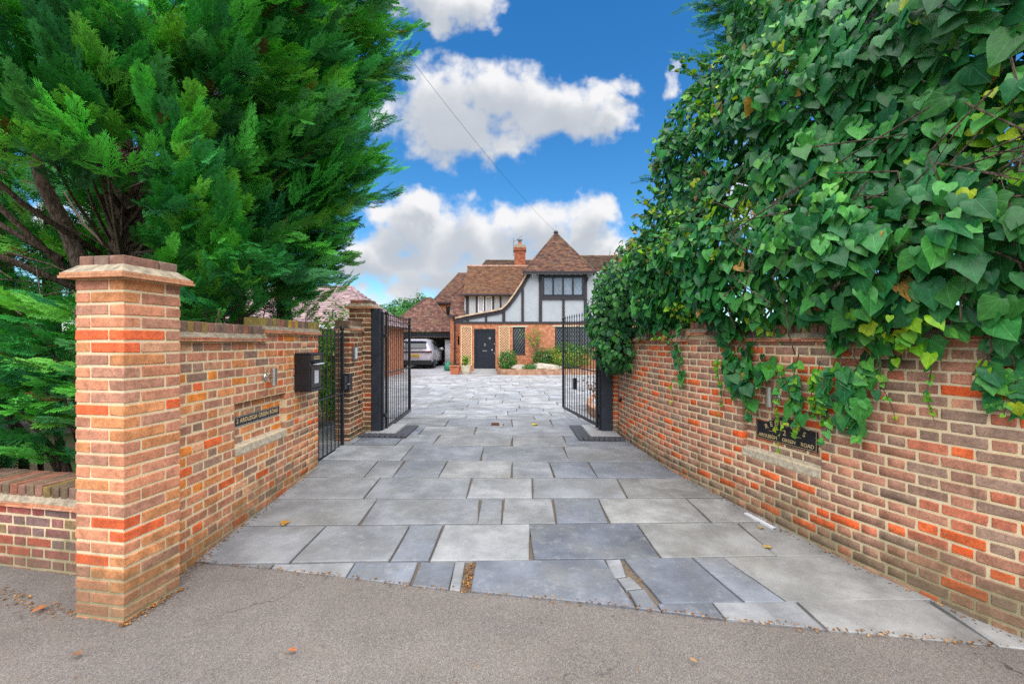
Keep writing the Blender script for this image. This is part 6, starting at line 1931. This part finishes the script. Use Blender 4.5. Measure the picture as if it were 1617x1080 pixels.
# dark conifer hedge beyond the trunks closes the view under the crown
hd = thing('conifer_hedge', 'tall dark conifer hedge in the shade beyond the bare trunks', 'hedge', (-7.0, 7.6, 0))
B = []
for k in range(640):
    x = rb.uniform(-10.2, -3.6); z = rb.uniform(.3, 8.2) if k < 320 else rb.uniform(.3, 4.4); y = 7.6 + .12 * (x + 7) + rb.normal(0, .25)
    e = np.array([x + 7.0, y - 7.6 - .2, z]); out = np.array([.2, -.9, .25]) + rb.normal(0, .3, 3); out /= np.linalg.norm(out)
    B.append((e - out * .9, e, rb.uniform(.42, .58), rb.uniform(.7, 1.0)))
boughs_mesh(B, 'foliage', hd, 12, 8, .08, 1.0, SPRAYS_LOW)['kind'] = 'stuff'
for k in range(9):
    xx = -4 + k * .85; MB().tube([(xx, .75, -.1), (xx + .05, .7, 3), (xx, .75, 7.5)], [.16, .12, .03], 8).build('trunk', M_BARK, hd, smooth=True)

# clipped conifer bush behind the low wall
cbh = thing('conifer_bush', 'feathery conifer bush between the low wall and the tall pillar', 'bush', (-3.7, 3.75, 0))
B = []
for k in range(120):
    z = rb.uniform(.62, 2.05); x = rb.uniform(-1.3, .95); yv = -.12 + .35 * max(0, z - 1.3) + rb.normal(0, .06) + .10 * math.sin(x * 5 + z * 4)
    e = np.array([x, yv, z]); out = np.array([rb.normal(-.1, .55), -.75, rb.uniform(-.1, .5)]); out /= np.linalg.norm(out)
    B.append((e - out * .55, e, rb.uniform(.20, .30), rb.uniform(.8, 1.25)))
boughs_mesh(B, 'foliage', cbh, 13, 9, .03)['kind'] = 'stuff'
st = MB()
for k in range(26):
    x = rb.uniform(-1.3, .9); MB().tube([(x, .5, 0), (x + rb.normal(0, .1), .35, .6), (x + rb.normal(0, .3), .1, 1.0 + rb.uniform(0, .9))], [.03, .022, .008], 5, cap=False).build('stem', M_BARK, cbh)

# ---- the dark conifer behind the ivy
ct = thing('conifer_tree', 'dark green conifer rising behind the ivy at the top of the frame', 'tree', (4.1, 5.9, 0))
B = []
for k in range(170):
    th = rb.uniform(-math.pi, 0.35); z = rb.uniform(3.2, 8.0)
    r = np.interp(z, [3, 4.5, 5.3, 6.5, 8], [1.5, 1.75, 2.0, 1.9, 1.1]) * rb.uniform(.8, 1.05)
    e = np.array([r * math.cos(th), r * math.sin(th), z]); out = np.array([math.cos(th), math.sin(th), rb.uniform(-.25, .3)]) + rb.normal(0, .2, 3); out /= np.linalg.norm(out)
    B.append((e - out * 1.0, e, rb.uniform(.32, .46), rb.uniform(.65, .95)))
for (px_, py_, Y) in ((1098, 12, 5.6), (1105, 42, 5.6), (1120, 70, 5.5), (1140, 88, 5.5), (1104, 118, 5.5), (1165, 60, 5.3), (1018, 288, 6.6), (1040, 300, 6.4)):
    e = np.array([hx(px_, Y) - 4.1, Y - 5.9, hz(py_, Y)])
    B.append((e + np.array([.75, .1, .22]), e, .26, .8)); B.append((e + np.array([.8, -.1, .0]), e + np.array([.12, 0, .1]), .26, .85))
for k in range(26):
    px_, py_ = rb.uniform(1098, 1215), rb.uniform(-10, 120)
    if py_ > 30 + (px_ - 1095) * 1.1: continue
    Y = rb.uniform(5.2, 5.7); e = np.array([hx(px_, Y) - 4.1, Y - 5.9, hz(py_, Y)])
    B.append((e + np.array([.7, rb.normal(0, .2), .2 + rb.normal(0, .15)]), e, rb.uniform(.22, .30), rb.uniform(.45, .7)))
boughs_mesh(B, 'crown', ct, 13, 10, .05, 1.0, SPRAYS_LOW)
MB().tube([(0, 0, -.1), (.05, 0, 3), (0, .05, 6), (0, 0, 8.6)], [.22, .17, .10, .02], 10).build('trunk', M_BARK, ct, smooth=True)
br = MB()
for (b, e, L, t) in B:
    br.tube([(0, 0, max(1.5, b[2] - .7)), Vector(b) * .6 + Vector((0, 0, b[2] * .35)), b], [.02, .014, .006], 4, cap=False)
o = br.build('twig_tangle', M_BARK, ct); o['kind'] = 'stuff'

# ------------------------------------------------------------------ litter
LP, LS, LC = [], [], []
def lit(x, y, s=.02, z=.02):
    LP.append((x, y, gz(x, y) + z + RNG.uniform(0, .006))); LS.append(s * RNG.uniform(.5, 1.5)); LC.append(np.array([s2l(170, 120, 66), s2l(140, 92, 50), s2l(196, 146, 84), s2l(120, 84, 52)])[RNG.integers(0, 4)] * RNG.uniform(.6, 1.1))
for k in range(520):
    x = RNG.uniform(-2.3, 2.7); lit(x, edge_y(x) + RNG.normal(0, .014), .016)
for k in range(420):
    s = RNG.uniform(1.2, pR.L); x, y, a = rw(s, abs(RNG.normal(0, .035)) + .01); lit(x, y, .016)
for k in range(220): lit(XL + abs(RNG.normal(0, .03)) + .01, RNG.uniform(3.0, 5.5), .015)
for k in range(260):
    t = RNG.uniform(0, 1); lit(-2.66 - t * 1.2 + RNG.normal(0, .03), 2.74 + t * .42 - abs(RNG.normal(0, .07)) + .05, .017, .014)
for k in range(160):
    t = RNG.uniform(0, 1); lit(-2.30 + .07 * t + abs(RNG.normal(0, .025)), 2.66 + .4 * t, .018, .014)
for k in range(90): lit(-.305 + RNG.normal(0, .014), RNG.uniform(3.02, 3.4), .022, .004)
for k in range(110): lit(RNG.uniform(-2.4, 2.6), RNG.uniform(1.9, 2.9), .011, .012)
for k in range(60): lit(RNG.uniform(.70, .90), RNG.uniform(2.85, 3.42), .018, .006)
LP, LS, LC = np.array(LP), np.array(LS), np.array(LC)
nl = len(LP)
v, f, cc, _ = scatter(BL[0], BL[1], axes_from(RNG.normal(0, 1, (nl, 3)) * np.array([1, 1, .15]), np.array([0, 0, 1.0]) + RNG.normal(0, .3, (nl, 3))) * LS[:, None, None], LP, LC)
tag(link('leaf_litter', np_mesh('leaf_litter', v, f, M_LITTER, cc)), 'dry brown leaf litter along the walls and paving joints', 'leaf litter', kind='stuff')
LFM = np_mesh('fallen_leaf', OV[0], OV[1], M_IVYO, uv=OV[2], smooth=True)
def fallen(px_, py_, size, col, label):
    Y = 719 * 1.62 / (py_ - 540)
    for _ in range(4): Y = 719 * (1.6 - gz(hx(px_, Y), Y) - .03) / (py_ - 540)
    x = hx(px_, Y)
    o = link('fallen_leaf', LFM, None, (x, Y, gz(x, Y) + .032), random.uniform(0, 6)); o.rotation_euler[0] = .15
    o.scale = (size, size, size); o.color = (*col, 1); tag(o, label, 'leaf', 'fallen leaves')
fallen(452, 822, .10, s2l(190, 140, 60), 'curled tan leaf on the paving near the letterbox wall')
fallen(842, 671, .16, s2l(225, 200, 40), 'bright yellow leaf on the paving beyond the gate')
fallen(456, 1026, .042, s2l(190, 112, 70), 'orange leaf on the asphalt in the middle foreground')
fallen(72, 956, .07, s2l(184, 116, 74), 'orange leaf at the foot of the low wall')
fallen(128, 1032, .05, s2l(140, 100, 74), 'brown leaf on the asphalt below the pillar')
fallen(1207, 864, .07, s2l(200, 165, 80), 'small tan leaf on the paving near the ivy wall')
fallen(1200, 834, .06, s2l(190, 160, 90), 'tiny tan leaf near the white strip')
fallen(1090, 1040, .035, s2l(170, 130, 90), 'small dry leaf on the asphalt before the paving edge')
